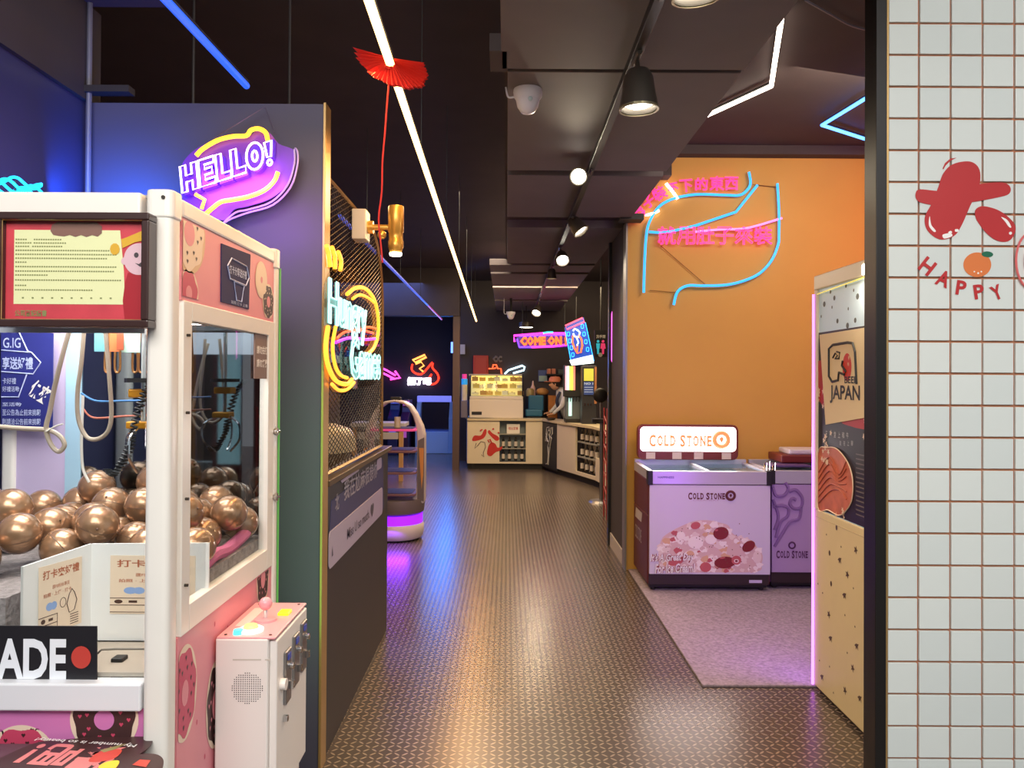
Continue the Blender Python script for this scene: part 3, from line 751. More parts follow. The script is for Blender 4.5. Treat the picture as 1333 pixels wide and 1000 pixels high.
MB().box(X1-.02, X1-.006, Y0+.07, Y1-.04, 0, .905).build('lower_side_panel', PINK, t)
DB = (PR(X1-.006), (Y0+.075, Y1-.045, .02, .90))
dnut((1.80, .765), .10, HOT, CREAMP, .001, .3, CHOC, sx=.62)
dnut((1.99, .66), .10, CHOC, CREAMP, .001, .4, PINK, sx=.55)
dnut((2.37, .885), .075, CHOC, CREAMP, .001, .4, PINK, sx=.7)
dnut((1.87, .36), .09, CHOC, CREAMP, .001, .4, PINK, sx=.7)
mb = CMB(DB[0]); mb.box_ = DB[1]
for k in range(50):
    u, v = random.uniform(1.78, 2.4), random.uniform(.1, .88); mb.flat(ell(u, v, .004, .007, 8), .0006)
mb.build('speck_print', HOT, t, fixn=False, kind='stuff')
# front: header strip, cheeks, lower rail, lower panel
for k in range(9):
    x = X0+.09+k*.082
    MB().box(x, x+.041, Y0+.02, Y0+.03, 1.812, 1.845).build('awning_stripe', M('awning_pink', (206, 112, 158), .5), t)
MB().box(X0+.07, X1-.07, Y0+.03, Y0+.036, 1.60, 1.845).build('header_board', M('awning_white', (196, 204, 214), .5), t)
MB().box(X0+.06, X1-.06, Y0+.006, Y0+.05, .765, .825).build('front_rail', M('rail_white', (228, 230, 234), .35), t, bev=.004)
MB().box(X0+.06, X1-.06, Y0+.022, Y0+.03, 0, .765).build('front_lower_panel', PINKF, t)
DB = (PF(Y0+.022), (X0+.06, X1-.062, .3, .762))
cc = fy(Y0+.022, [(136, 937)])[0]
dnut(cc, .068, CHOC, CREAMP, .001, .33, HOT, n=48, wob=.05, hcol=PINKF)
cc = fy(Y0+.022, [(28, 990)])[0]
dnut(cc, .07, HOT, CREAMP, .001, .33, CHOC, n=48, hcol=PINKF)
mb = MB(PF(Y0+.022)); a = fy(Y0+.022, [(-10, 975), (52, 952)]); mb.text('Donuts', a[0][0], a[0][1]+.02, a[1][0], a[1][1]+.01, d=.001, shear=.3, rot=8)
mb.build('front_lettering', M('faint_orchid', (176, 92, 148), .4), t)
# interior
BEDZ = 1.0
MB().box(X0+.03, X1-.03, Y0+.268, Y1-.03, .90, BEDZ).build('foam_bed', M('grey_gravel_foam', (150, 140, 138), .9, var=.3, scale=60, bump=.8), t)
MB().box(X0+.03, -1.13, Y0+.05, Y0+.26, .88, BEDZ).build('foam_bed', M('grey_gravel_foam'), t)
MB().box(-1.12, X1-.035, Y0+.05, Y0+.25, .825, .835).build('chute_floor', M('taupe_plastic', (176, 164, 150), .5), t)
MB().box(X0+.03, X1-.03, Y0+.05, Y1-.03, .78, .80).build('deck_board', M('taupe_plastic'), t)
MB().box(X0+.03, -1.41, Y1-.04, Y1-.025, .9, 1.86).build('back_panel', M('lavender_panel', (208, 192, 226), .5, var=.05, scale=5), t)
MB().box(-1.41, -1.36, Y1-.045, Y1-.02, .9, 1.86).build('back_batten', M('ice_blue_batten', (176, 214, 236), .4), t)
MB().box(-1.36, X1-.03, Y1-.04, Y1-.025, .9, 1.86).build('back_mirror', M('smoked_mirror', (128, 136, 142), .03, 1.0), t)
pk = MB(); pk.tube(smooth([(X1-.05, 1.98, 1.0), (X1-.05, 2.08, 1.02), (X1-.055, 2.2, 1.01), (X1-.05, 2.34, 1.03)], 6), .018, 8)
pk.build('pink_cloth_roll', M('pink_cloth', (214, 110, 150), .8, bump=.6, scale=25), t)
area('machine_lamp_light', (-1.15, 2.1, 1.84), (.6, .5), 14, (255, 250, 245))
LEDG = M('led_green', (90, 130, 80), .4, emit=((110, 255, 90), .18))
MB().box(X1-.002, X1+.003, Y1+.001, Y1+.006, .3, 1.86).build('edge_led', LEDG, t)
area('machine_edge_light', (X1-.05, Y1+.06, 1.0), (.06, 1.2), 1.2, (120, 235, 130), (.35, 1, 0))
# front glass
MB().box(X0+.07, X1-.07, Y0+.038, Y0+.041, .825, 1.60).build('front_glass', glass('pane_glass'), t)
# hoses and cables inside
HOSE = M('beige_hose', (176, 160, 142), .4)
def hose(pts, r, Y, name, par=t, mt=HOSE):
    return MB().tube(smooth([atY(a, b, Y if not isinstance(Y, list) else Y[i]) for i, (a, b) in enumerate(pts)], 6), r, 8).build(name, mt, par, smooth_=True)
hose([(92, 425), (82, 460), (72, 500), (65, 535), (60, 558), (66, 578), (76, 588), (84, 580), (78, 568), (62, 560), (30, 558), (-10, 555)], .0062, 2.0, 'cable_loop')
hose([(110, 420), (106, 470), (101, 510), (102, 545), (112, 568), (126, 572), (140, 562), (145, 540), (143, 500), (138, 440), (136, 420)], .0058, 2.05, 'cable_loop')
hose([(108, 515), (107, 545), (106, 580), (108, 610), (116, 628)], .004, 2.2, 'thin_cable', mt=M('white_cable', (220, 216, 206), .4))
hose([(106, 512), (125, 522), (160, 522), (203, 521)], .003, 2.25, 'blue_cable', mt=M('blue_cable', (60, 120, 180), .4))
hose([(108, 532), (122, 544), (160, 542), (203, 540)], .003, 2.25, 'red_cable', mt=M('red_cable', (190, 110, 90), .4))
hose([(60, 562), (72, 555), (82, 552)], .002, 1.99, 'zip_tie', mt=M('white_cable'))
# claw carriage
OC = M('orange_bracket', (226, 156, 40), .35, .3)
ctr = atY(187, 512, 2.15)
cl = MB(); cl.box(ctr.x-.03, ctr.x+.03, 2.12, 2.18, ctr.z-.012, ctr.z+.012)
c2 = atY(184, 553, 2.15); cl.box(c2.x-.03, c2.x+.03, 2.12, 2.18, c2.z-.01, c2.z+.01)
claw = cl.build('claw_carriage', OC, t, bev=.004)
MB().cyl((ctr.x, 2.15, c2.z-.0), .007, .33, 12).build('shaft', M('clear_shaft', (210, 216, 214), .1, .5), claw)
MB().cyl((ctr.x, 2.15, ctr.z+.03), .05, .012, 18).build('disc', BLACK, claw)
for k in range(3):
    a = 2*PI*k/3+.5
    MB().tube(smooth([(ctr.x+.01*math.cos(a), 2.15+.01*math.sin(a), c2.z), (ctr.x+.07*math.cos(a), 2.15+.07*math.sin(a), c2.z-.03), (ctr.x+.075*math.cos(a), 2.15+.075*math.sin(a), c2.z-.085), (ctr.x+.03*math.cos(a), 2.15+.03*math.sin(a), c2.z-.13)], 5), .004, 6).build('prong', CHROME, claw)
coil = []
A = [atY(a, b, 2.1) for a, b in ((203, 495), (190, 510), (180, 535), (172, 565), (168, 585), (158, 605), (148, 618), (140, 612))]
A = smooth(A, 16)
for i, p in enumerate(A): coil.append(p+Vector((math.cos(i*1.6)*.011, math.sin(i*1.6)*.011, 0)))
MB().tube(coil, .0035, 5).build('coiled_cord', M('black_rubber', (26, 26, 28), .3), t)
MB().box(X0+.05, X1-.04, 2.12, 2.16, 1.67, 1.69).box(-1.02, -.98, Y0+.08, Y1-.05, 1.69, 1.71).build('gantry', STEEL, t)
# blue poster hanging inside
mb = MB(PF(2.42)); mb.i = 0; pp = fy(2.42, [(2, 426), (70, 434), (69, 557), (2, 553)]); mb.prism(pp, 0, .003)
mb.i = 1
T_ = lambda px0, py0, px1, py1, s, off=.01, rot=0, tube=0: mb.text(s, *fy(2.42, [(px0, py1)])[0], *fy(2.42, [(px1, py0)])[0], d=.004, off=off, rot=rot)
T_(4, 465, 44, 481, '享送好禮', .02); T_(5, 440, 28, 453, 'G.IG'); T_(4, 492, 22, 500, '卡好禮'); T_(4, 503, 26, 510, '好禮活動'); T_(4, 524, 29, 529, '至活動'); T_(4, 533, 54, 541, '至公告為止前來挑戰'); T_(4, 545, 54, 553, '則請洽公告前來挑戰')
for pts in ([(3, 430), (25, 431), (37, 457), (42, 459), (54, 472), (44, 487), (3, 484)], [(36, 487), (25, 517), (3, 517)], [(3, 456), (40, 459)]):
    mb.tube([(a, b, .004) for a, b in fy(2.42, pts)], .0022, 4)
mb.i = 2; T_(40, 498, 66, 522, '保夾', .03, -30)
mb.build('hanging_poster', [M('royal_blue_print', (48, 52, 128), .35), M('pale_line_print'), M('card_white')], t)
# folded guard card around the chute
CARD = M('white_card', (242, 241, 238), .5)
A_, B_, C_ = atY(119, 708, 1.95), atY(30, 738, 1.76), atY(272, 707, 1.95)
MB().add([(C_.x, 1.95, .835), (A_.x, 1.95, .835), (A_.x, 1.95, A_.z), (C_.x, 1.95, C_.z), (C_.x, 1.955, .835), (A_.x, 1.955, .835), (A_.x, 1.955, A_.z), (C_.x, 1.955, C_.z)],
         [(0, 1, 2, 3), (7, 6, 5, 4), (0, 3, 7, 4), (3, 2, 6, 7), (1, 5, 6, 2)]).build('guard_card', CARD, t)
MB().add([(A_.x, 1.95, .835), (B_.x, 1.76, .835), (B_.x, 1.76, B_.z), (A_.x, 1.95, A_.z), (A_.x-.005, 1.955, .835), (B_.x-.005, 1.76, .835), (B_.x-.005, 1.76, B_.z), (A_.x-.005, 1.955, A_.z)],
         [(0, 1, 2, 3), (7, 6, 5, 4), (2, 6, 7, 3), (0, 4, 5, 1)]).build('guard_card', CARD, t)
KR = M('kraft_print', (244, 222, 196), .5); BRN = M('rust_ink', (186, 104, 70), .5); BLI = M('pale_blue_ink', (150, 180, 230), .5); DKI = M('dark_brown_ink', (84, 56, 44), .5)
def card_print(Mx, w, h, par, full=True):
    mb = MB(Mx); mb.i = 0; mb.prism([(0, 0), (w, 0), (w, h), (0, h)], 0, .0012)
    mb.i = 1; mb.text('打卡夾好禮', w*.08, h*.80, w*.93, h*.93, d=.0016, off=.02); mb.text('讚FB粉絲專頁', w*.3, h*.64, w*.7, h*.70, d=.0016); mb.text('拍照 · 上傳 · 打卡', w*.1, h*.54, w*.75, h*.60, d=.0016, off=.01)
    mb.i = 2; mb.flat(ell(w*.24, h*.40, w*.08, h*.06, 12), .0015); mb.flat(ell(w*.34, h*.40, w*.07, h*.06, 12), .0016)
    mb.i = 3; mb.tube([(a, b, .0015) for a, b in ell(w*.55, h*.40, w*.07, h*.07, 14)], .0008, 4, True)
    mb.tube([(x*w, y*h, .0015) for x, y in ((0, .27), (.42, .27), (.42, .03), (0, .03))], .001, 4); mb.tube([(0, h*.15, .0015), (w*.42, h*.15, .0015)], .001, 4)
    mb.flat(ell(w*.1, h*.21, w*.05, h*.035, 12), .0015); mb.flat([(w*.22, h*.19), (w*.32, h*.19), (w*.32, h*.23), (w*.22, h*.23)], .0015)
    mb.tube([(x*w, y*h, .0015) for x, y in ((.7, .5), (.64, .36), (.7, .22), (.82, .24), (.88, .38), (.82, .5), (.76, .56), (.7, .5))], .0012, 4)
    for k in range(5): mb.flat([(w*.72, h*(.04+k*.035)), (w*.92, h*(.04+k*.035)), (w*.92, h*(.052+k*.035)), (w*.72, h*(.052+k*.035))], .0015)
    mb.build('card_print', [KR, BRN, BLI, DKI], par)
a = atY(143, 799, 1.948); b = atY(272, 724, 1.948)
card_print(Matrix.Translation((a.x, 1.949, a.z)) @ PF(0), .215, b.z-a.z, t)
dv = Vector((B_.x-A_.x, B_.y-A_.y, 0)).normalized()
Mx = Matrix.Identity(4); e1 = -dv; e2 = Vector((0, 0, 1)); e3 = Vector((e1.y*1, -e1.x, 0))
Mx = Matrix(((e1.x, 0, e3.x, B_.x-dv.x*.04+e3.x*.002), (e1.y, 0, e3.y, B_.y-dv.y*.04+e3.y*.002), (0, 1, 0, .89), (0, 0, 0, 1)))
card_print(Mx, .125, .165, t)
# hanging prize tags seen at the top
ORD2 = ['first', 'second', 'third', 'fourth', 'fifth', 'sixth', 'seventh']
rod = MB().tube([(-1.2, 2.3, 1.66), (-.82, 2.3, 1.66)], .004, 6).build('hook_rod', CHROME, t)
for k, (px_, w_, z_, c_) in enumerate(((131, .035, .06, (110, 170, 180)), (150, .03, .06, (216, 120, 70)), (171, .055, .065, (196, 232, 216)), (157, .02, .05, (180, 90, 60)))):
    p = atY(px_, 445, 2.3-.01*k)
    o = MB().box(p.x-w_/2, p.x+w_/2, p.y-.004, p.y, p.z-z_/2, p.z+z_/2).tube([(p.x, p.y, p.z+z_/2), (p.x, p.y, 1.665)], .0015, 4).build('prize_tag', M('prize_tag_%d' % k, c_, .4), None, bev=.002)
    tag(o, ['teal prize tag hanging inside the claw machine', 'orange prize tag hanging inside the claw machine', 'pale mint prize tag, widest of those hanging in the claw machine', 'thin rust prize tag hanging inside the claw machine'][k], 'tag', 'prize tags inside the claw machine')
for k, px_ in enumerate((140, 153, 176, 184, 192, 198)):
    p = atY(px_, 470, 2.32)
    o = MB().tube(smooth([(p.x, p.y, 1.665), (p.x-.006, p.y, p.z+.05), (p.x-.008, p.y, p.z-.02), (p.x, p.y, p.z-.035), (p.x+.008, p.y, p.z-.02), (p.x+.006, p.y, p.z+.05), (p.x+.002, p.y, 1.665)], 4), .0035, 6).build('prize_chain', M('bronze_chain', (170, 120, 70), .4, .4))
    tag(o, 'bronze looped chain, %s from the left among the prize tags' % ORD2[k], 'chain', 'bronze chains inside the claw machine')
# black ADE plate on the front glass
mb = MB(PF(Y0+.036)); mb.i = 0; p4 = fy(Y0+.036, [(-110, 814), (127, 815), (127, 897), (-110, 899)]); mb.prism(p4, 0, .003)
mb.i = 1; a = fy(Y0+.036, [(-24, 883), (88, 831)]); mb.text('ADE', a[0][0]+.035, a[0][1], a[1][0], a[1][1], d=.0045, off=.035)
mb.i = 2; mb.flat(ell(*fy(Y0+.036, [(107, 855)])[0], .022, .025, 24), .0045)
mb.build('name_plate', [M('plate_black', (30, 29, 34), .4), M('plate_white', (236, 240, 246), .5), M('plate_red', (196, 66, 56), .5)], t)
MB().box(*(lambda p: (p.x-.012, p.x+.016, 1.80, 1.83, p.z-.04, p.z+.04))(atY(150, 880, 1.80))).build('latch_block', BLACK, t, bev=.003)
MB(PF(Y0+.05)).tube([(a, b, 0) for a, b in fy(Y0+.05, [(127, 851), (132, 846), (150, 845), (203, 845)])], .0025, 6).build('chute_flap_edge', M('taupe_edge', (120, 110, 98), .5), t)
# certificate frame
FX0, FX1 = atY(-9, 300, 1.65).x, atY(194, 300, 1.65).x; FZ0, FZ1 = atY(100, 426, 1.65).z, atY(100, 276, 1.65).z
c = thing('certificate_frame', 'dark framed red and yellow certificate mounted on the claw machine front', 'picture frame', ((FX0+FX1)/2, 1.64, FZ0))
fm = MB(); w = .0165
for b_ in ((FX0, FX1, FZ1-w, FZ1), (FX0, FX1, FZ0, FZ0+w), (FX0, FX0+w, FZ0+w, FZ1-w), (FX1-w, FX1, FZ0+w, FZ1-w)): fm.box(b_[0], b_[1], 1.648, 1.689, b_[2], b_[3])
fm.build('frame', M('espresso_frame', (56, 34, 32), .3, coat=.4), c, bev=.003)
fm = MB(PF(1.655)); fm.tube([(a, b, 0) for a, b in ((FX0+w, FZ0+w), (FX1-w, FZ0+w), (FX1-w, FZ1-w), (FX0+w, FZ1-w))], .0016, 4, True)
fm.build('gold_fillet', M('gold_fillet', (214, 180, 120), .3, .7), c)
mb = MB(PF(1.668)); ix0, ix1, iz0, iz1 = FX0+w, FX1-w, FZ0+w, FZ1-w; Wd, Hd = ix1-ix0, iz1-iz0
ff = lambda pts: [(ix0+x*Wd, iz0+(1-y)*Hd) for x, y in pts]
cols_ = [M('cert_red', (224, 74, 86), .4, var=.1, scale=20), M('cert_yellow', (252, 246, 190), .4), M('cert_brown', (146, 104, 92), .4), M('cert_ink', (150, 150, 96), .5), M('cert_gold', (240, 180, 56), .4), M('cert_skin', (242, 196, 206), .4), M('cert_robe', (184, 40, 52), .4), M('cert_grey', (84, 70, 74), .4)]
mb.i = 0; mb.prism([(ix0, iz0), (ix1, iz0), (ix1, iz1), (ix0, iz1)], -.004, 0)
mb.i = 1; mb.flat(ff([(.06, .09), (.82, .09), (.85, .5), (.86, .84), (.06, .84)]), .0006)
mb.i = 2; mb.flat(ff([(.32, .10), (.33, .04), (.37, .01), (.65, .01), (.69, .05), (.69, .12), (.66, .155), (.62, .14), (.58, .16), (.54, .14), (.5, .16), (.46, .14), (.42, .155), (.38, .15), (.34, .14)]), .0012)
mb.i = 3
rows = [(.18, .07, .15), (.18, .2, .4), (.215, .07, .18), (.215, .2, .43), (.25, .07, .16), (.25, .19, .4), (.29, .07, .75), (.33, .07, .8), (.37, .07, .72), (.41, .07, .14), (.455, .07, .8), (.5, .07, .78), (.54, .07, .3), (.59, .07, .82), (.645, .07, .14), (.69, .07, .62)]
for y, a, b in rows:
    x = a
    while x < b: mb.flat(ff([(x, y), (x+.012, y), (x+.012, y+.014), (x, y+.014)]), .001); x += .017
for k in range(10): mb.flat(ff([(.12+.07*k, .77), (.135+.07*k, .77), (.135+.07*k, .785), (.12+.07*k, .785)]), .001)
mb.text('公司登記證書', *ff([(.07, .965)])[0], *ff([(.3, .9)])[0], d=.001, off=.02)
mb.i = 6; mb.flat(ff([(.88, .52), (1, .52), (1, .99), (.86, .99), (.845, .8), (.86, .62)]), .0014)
mb.i = 5; mb.flat(ff(ell(.955, .38, .105, .16, 20, 90, 270)+[(1, .22), (1, .54)]), .0016); mb.flat(ff(ell(.86, .4, .03, .04, 10)), .0017)
mb.i = 4; mb.flat(ff([(.83, .18), (.87, .16), (.92, .13), (1, .08), (1, .19), (.93, .21), (.84, .27)]), .0018); mb.flat(ff(ell(.785, .28, .035, .06, 10)), .0018)
mb.i = 7; mb.flat(ff(ell(.94, .34, .017, .028, 10)), .0019); mb.flat(ff([(.93, .42), (.96, .43), (1, .38), (1, .45), (.97, .46)]), .0019)
mb.build('certificate', cols_, c)
MB().box(ix0, ix1, 1.658, 1.660, iz0, iz1).build('glazing', glass('pane_glass'), c)
# bronze balls
BALL = M('bronze_plastic', (176, 134, 100), .26, .55, var=.05, coat=.5)
ballpx = [(20, 665, 2.05), (53, 668, 2.38), (79, 661, 2.4), (109, 675, 2.3), (83, 676, 2.2), (58, 687, 2.05), (124, 643, 2.33), (30, 722, 1.83), (28, 700, 1.97), (92, 702, 1.95), (123, 687, 2.08), (145, 670, 2.25), (160, 662, 2.4), (168, 692, 2.06), (193, 670, 2.2), (202, 634, 2.36), (186, 655, 2.42), (190, 698, 2.02), (252, 684, 2.15), (262, 670, 2.3), (282, 660, 2.38), (306, 680, 2.25), (326, 671, 2.36), (285, 700, 2.02), (245, 658, 2.43), (215, 690, 2.2), (225, 664, 2.35), (150, 700, 2.18), (5, 690, 2.2), (-15, 715, 1.9), (-10, 668, 2.2), (262, 700, 2.18), (-8, 700, 2.36), (132, 700, 2.3)]
RB = .053
bp = [atY(a, b, y) for a, b, y in ballpx]
for it in range(200):
    for i in range(len(bp)):
        for j in range(i):
            dd = bp[i]-bp[j]; L = dd.length
            if L < 2*RB:
                pz = dd.normalized()*((2*RB-L)/2+.0003); bp[i] += pz; bp[j] -= pz
    for p in bp:
        p.x = min(max(p.x, X0+.05+RB), X1-.02-RB); p.y = min(max(p.y, (1.75+RB) if p.x < -1.13-RB else 1.958+RB), Y1-.045-RB); p.z = max(p.z, BEDZ+RB)
for i in range(len(bp)):
    p = bp[i]
    # let each ball settle straight down until it meets the bed or a neighbour
    zf = BEDZ+RB
    for j in range(len(bp)):
        if j != i and bp[j].z < p.z:
            h = (p.x-bp[j].x)**2+(p.y-bp[j].y)**2
            if h < (2*RB)**2: zf = max(zf, bp[j].z+math.sqrt((2*RB)**2-h))
    p.z = min(p.z, zf+.004)
ORD = ['first', 'second', 'third', 'fourth', 'fifth', 'sixth', 'seventh', 'eighth', 'ninth', 'tenth', 'eleventh', 'twelfth', 'thirteenth', 'fourteenth']
rows_ = {}
for i in range(len(bp)): rows_.setdefault('front' if bp[i].y < 2.0 else 'second' if bp[i].y < 2.2 else 'third' if bp[i].y < 2.36 else 'back', []).append(i)
blab = {}
for rn, L in rows_.items():
    for k, i in enumerate(sorted(L, key=lambda j: bp[j].x/bp[j].y)): blab[i] = 'glossy bronze ball, %s from the left in the %s row of the pile' % (ORD[k], rn)
b0 = None
srt = sorted(range(len(bp)), key=lambda i: bp[i].y)
vis = {}
names_ = {7: 'bronze ball at the front beside the folded card, largest looking', 0: 'bronze ball cut by the picture edge, resting against the lavender liner', 6: 'bronze ball perched highest on the pile under the cable loop', 15: 'bronze ball half hidden behind the corner post, high on the pile', 23: 'bronze ball nearest the pink cloth roll behind the side window', 22: 'bronze ball deepest in the corner behind the side window', 9: 'bronze ball just above the fold of the white card'}
for i in range(len(bp)):
    lab = names_.get(i, blab[i])
    if b0 is None:
        b0 = thing('prize_ball', lab, 'ball', bp[i], 'bronze balls inside the claw machine')
        MB().ball((0, 0, 0), RB, 28).build('shell', BALL, b0, local=True, smooth_=True)
        MB().lathe([(RB*1.0, -.0012), (RB*1.006, 0), (RB*1.0, .0012)], n=36).ball((0, -RB*.98, .012), .0032, 8).build('seam', M('seam_bronze', (104, 76, 58), .3), b0, local=True)
    else:
        o = dup(b0, bp[i], lab)
        o.rotation_euler = (random.uniform(-1, 1), random.uniform(-1, 1), random.uniform(0, 6))
b0.rotation_euler = (.5, .3, 0)

# ---------------- coin and joystick box on the side
BX0, BX1, BY0, BY1, BZ0, BZ1 = X1, -.587, 1.97, 2.28, .47, .838
bx = thing('joystick_box', 'white control box with pink top and joystick fixed to the claw machine side', 'control box', ((BX0+BX1)/2, (BY0+BY1)/2, BZ0))
CW = M('box_enamel', (238, 230, 224), .35)
MB().box(BX0+.001, BX1-.02, BY0, BY1, .30, BZ1-.004).box(BX1-.02, BX1, BY0+.012, BY1-.004, .40, BZ1-.012).build('housing', CW, bx, bev=.004)
MB().box(BX0+.003, BX1-.002, BY0+.002, BY1-.002, BZ1-.006, BZ1).build('top_plate', M('pink_plate', (236, 166, 170), .35), bx, bev=.002)
mb = MB(); 
for x, y in ((BX0+.02, BY0+.02), (BX1-.02, BY0+.02), (BX1-.02, BY1-.02), (BX0+.02, BY1-.02)): mb.cyl((x, y, BZ1), .004, .0015, 8)
mb.build('screw', SCR, bx)
MB().box(BX0+.02, BX0+.05, 2.06, 2.22, BZ1, BZ1+.001).build('instruction_strip', M('pale_strip', (240, 214, 206), .4), bx)
MB().box(BX1-.05, BX1-.02, 2.15, 2.19, BZ1, BZ1+.008).build('yellow_window', M('yellow_light', (240, 220, 40), .3, emit=((240, 220, 30), .7)), bx, bev=.002)
jx, jy = BX0+.085, 2.11
MB().cyl((jx, jy, BZ1), .006, .035, 10).build('stick', M('clear_shaft'), bx)
MB().ball((jx, jy, BZ1+.046), .018, 20).build('stick_knob', M('pink_knob', (232, 160, 170), .25, coat=.3), bx, smooth_=True)
MB().lathe([(.03, 0), (.03, .006), (0, .008)], (jx-.0, jy, BZ1), 20).build('stick_collar', M('pink_plate'), bx)
bxx, byy = BX0+.075, 2.02
MB().lathe([(.032, 0), (.033, .006), (.026, .01), (.02, .01), (.02, .004), (.032, .0)], (bxx, byy, BZ1), 24).build('button_ring', M('button_ring_light', (255, 236, 224), .3, emit=((255, 220, 205), 1.3)), bx, smooth_=True)
MB().lathe([(0, .016), (.016, .015), (.02, .008), (.02, 0)], (bxx, byy, BZ1+.002), 20).build('start_button', M('button_amber_light', (255, 190, 120), .3, emit=((255, 170, 90), 1.6)), bx, smooth_=True)
MB().lathe([(0, .012), (.012, .011), (.014, 0)], (bxx-.025, byy-.022, BZ1), 16).build('small_button', M('button_cyan_light', (90, 230, 220), .3, emit=((60, 230, 215), 1.4)), bx, smooth_=True)
mb = MB(PF(BY0)); c0 = fy(BY0, [(322, 896)])[0]
for i in range(-7, 8):
    for j in range(-7, 8):
        if i*i+j*j <= 52: mb.flat(ell(c0[0]+i*.0055, c0[1]+j*.0055, .0016, n=6), .0006)
mb.build('speaker_holes', M('hole_dark', (74, 62, 66), .6), bx, kind='stuff')
mb = MB(PF(BY0)); 
for (a, b, c_, d2) in ((303, 858, 340, 860), (345, 858, 352, 860)): mb.flat(fy(BY0, [(a, d2), (c_, d2), (c_, b), (a, b)]), .0006)
mb.build('faint_print', M('faint_grey_print', (206, 198, 186), .4), bx)
for k, (y, z) in enumerate(((2.07, .72), (2.15, .735), (2.23, .745))):
    cm = MB().box(BX1, BX1+.008, y-.028, y+.02, z-.085, z+.055); cm = cm.build('coin_plate', STEEL, bx, bev=.002)
    MB().cyl((BX1+.008, y, z+.01), .009, .012, 14, 'x').box(BX1+.008, BX1+.02, y-.006, y+.006, z-.05, z-.03).build('coin_button', CHROME, cm)
    MB().box(BX1+.008, BX1+.010, y-.016, y+.008, z+.03, z+.045).build('slot_label', M('blue_label', (70, 90, 190), .3), cm)
MB().cyl((BX1+.0, 2.02, .70), .015, .014, 18, 'x').build('round_lock', M('box_enamel'), bx)
mb = MB(); mb.cyl((BX1, 2.045, .60), .009, .012, 12, 'x'); mb.build('key_lock', CHROME, bx)

# ---------------- shelf deck with sticker in front of the machine
dk = thing('front_shelf', 'brown edged shelf below the claw machine window', 'shelf', (-1.2, 1.5, .6))
MB().box(X0, -.86, 1.36, Y0-.003, .66, .70).build('board', M('plum_board', (96, 62, 74), .5), dk, bev=.004)
MB().box(X0, -.86, 1.40, Y0-.003, .0, .66).build('cabinet', M('plum_board'), dk)
def deck(px_, py_): v = atZ(px_, py_, .703); return (v.x, v.y)
sk = MB(PZ(.701)); sk.i = 0
ol = sm2([deck(a, b) for a, b in ((-40, 1040), (-20, 1000), (10, 983), (50, 967), (100, 962), (130, 957), (160, 955), (192, 957), (199, 963), (192, 975), (170, 990), (150, 1010), (120, 1050), (40, 1060))], 5)
sk.prism(ol, 0, .003)
sk.i = 1
# text lies upside down for the viewer: its top points to the street
def dtext(s, c, w, h, off=.01):
    sv = sk.M; sk.M = Matrix.Translation((c[0], c[1], .7045)) @ Matrix.Rotation(PI-.12, 4, 'Z'); sk.text(s, -w/2, -h/2, w/2, h/2, off=off); sk.M = sv
dtext('My number is so beauty!', deck(112, 967), .235, .018, .012)
sk.i = 2; dtext('爆吧！', deck(92, 985), .20, .10, .03)
sk.i = 3; sk.flat(sm2([deck(a, b) for a, b in ((115, 992), (130, 980), (158, 977), (150, 988), (130, 993))], 4), .004)
sk.i = 4; sk.flat([deck(a, b) for a, b in ((130, 978), (165, 969), (150, 977), (135, 981))], .0042)
sk.i = 5; sk.flat(sm2([deck(a, b) for a, b in ((128, 1000), (140, 993), (155, 992), (150, 1002), (135, 1008))], 4), .0043)
o = sk.build('slogan_sticker', [CHOC, M('card_white'), M('sticker_rose', (226, 130, 128), .4), M('sticker_red', (206, 74, 60), .4), M('sticker_olive', (150, 140, 90), .4), M('sticker_yellow', (244, 204, 60), .4)])
tag(o, 'chocolate brown slogan sticker lying upside down on the shelf', 'sticker')
sk = MB(PZ(.7055)); sk.i = 0; sk.prism(sm2([deck(a, b) for a, b in ((150, 1010), (165, 992), (185, 985), (205, 986), (213, 995), (205, 1012), (180, 1020))], 5), 0, .003)
sk.i = 1; sk.flat([deck(a, b) for a, b in ((172, 1000), (182, 993), (196, 994), (190, 1003))], .004)
tag(sk.build('round_sticker', [CHOC, M('sticker_red')]), 'small dark round sticker overlapping the slogan sticker by the corner post', 'sticker')
# cyan looped neon on top of the machine
cn = MB(); Yc = 2.35
for q in range(4):
    lp = [atY(-60+u*7.6, 228+u*1.1+q*4-3+6*math.sin(u*1.05+q*1.6), Yc+.012*math.sin(u+q)) for u in range(16)]
    cn.tube(smooth(lp, 5), .0045, 6)
o = cn.build('cyan_neon', NEON('cyan_loop', (30, 190, 255), 3.0), smooth_=True); tag(o, 'tangled bright cyan neon tube above the claw machine top', 'neon sign')
br = MB().tube([atY(20, 236, Yc), (atY(20, 236, Yc).x, Yc, ZT-.005)], .004, 6).build('bracket', BLACK, o); 
area('cyan_neon_light', (-1.45, 2.75, 2.15), (.3, .12), 3.2, (30, 110, 255), (-.2, .9, .2))
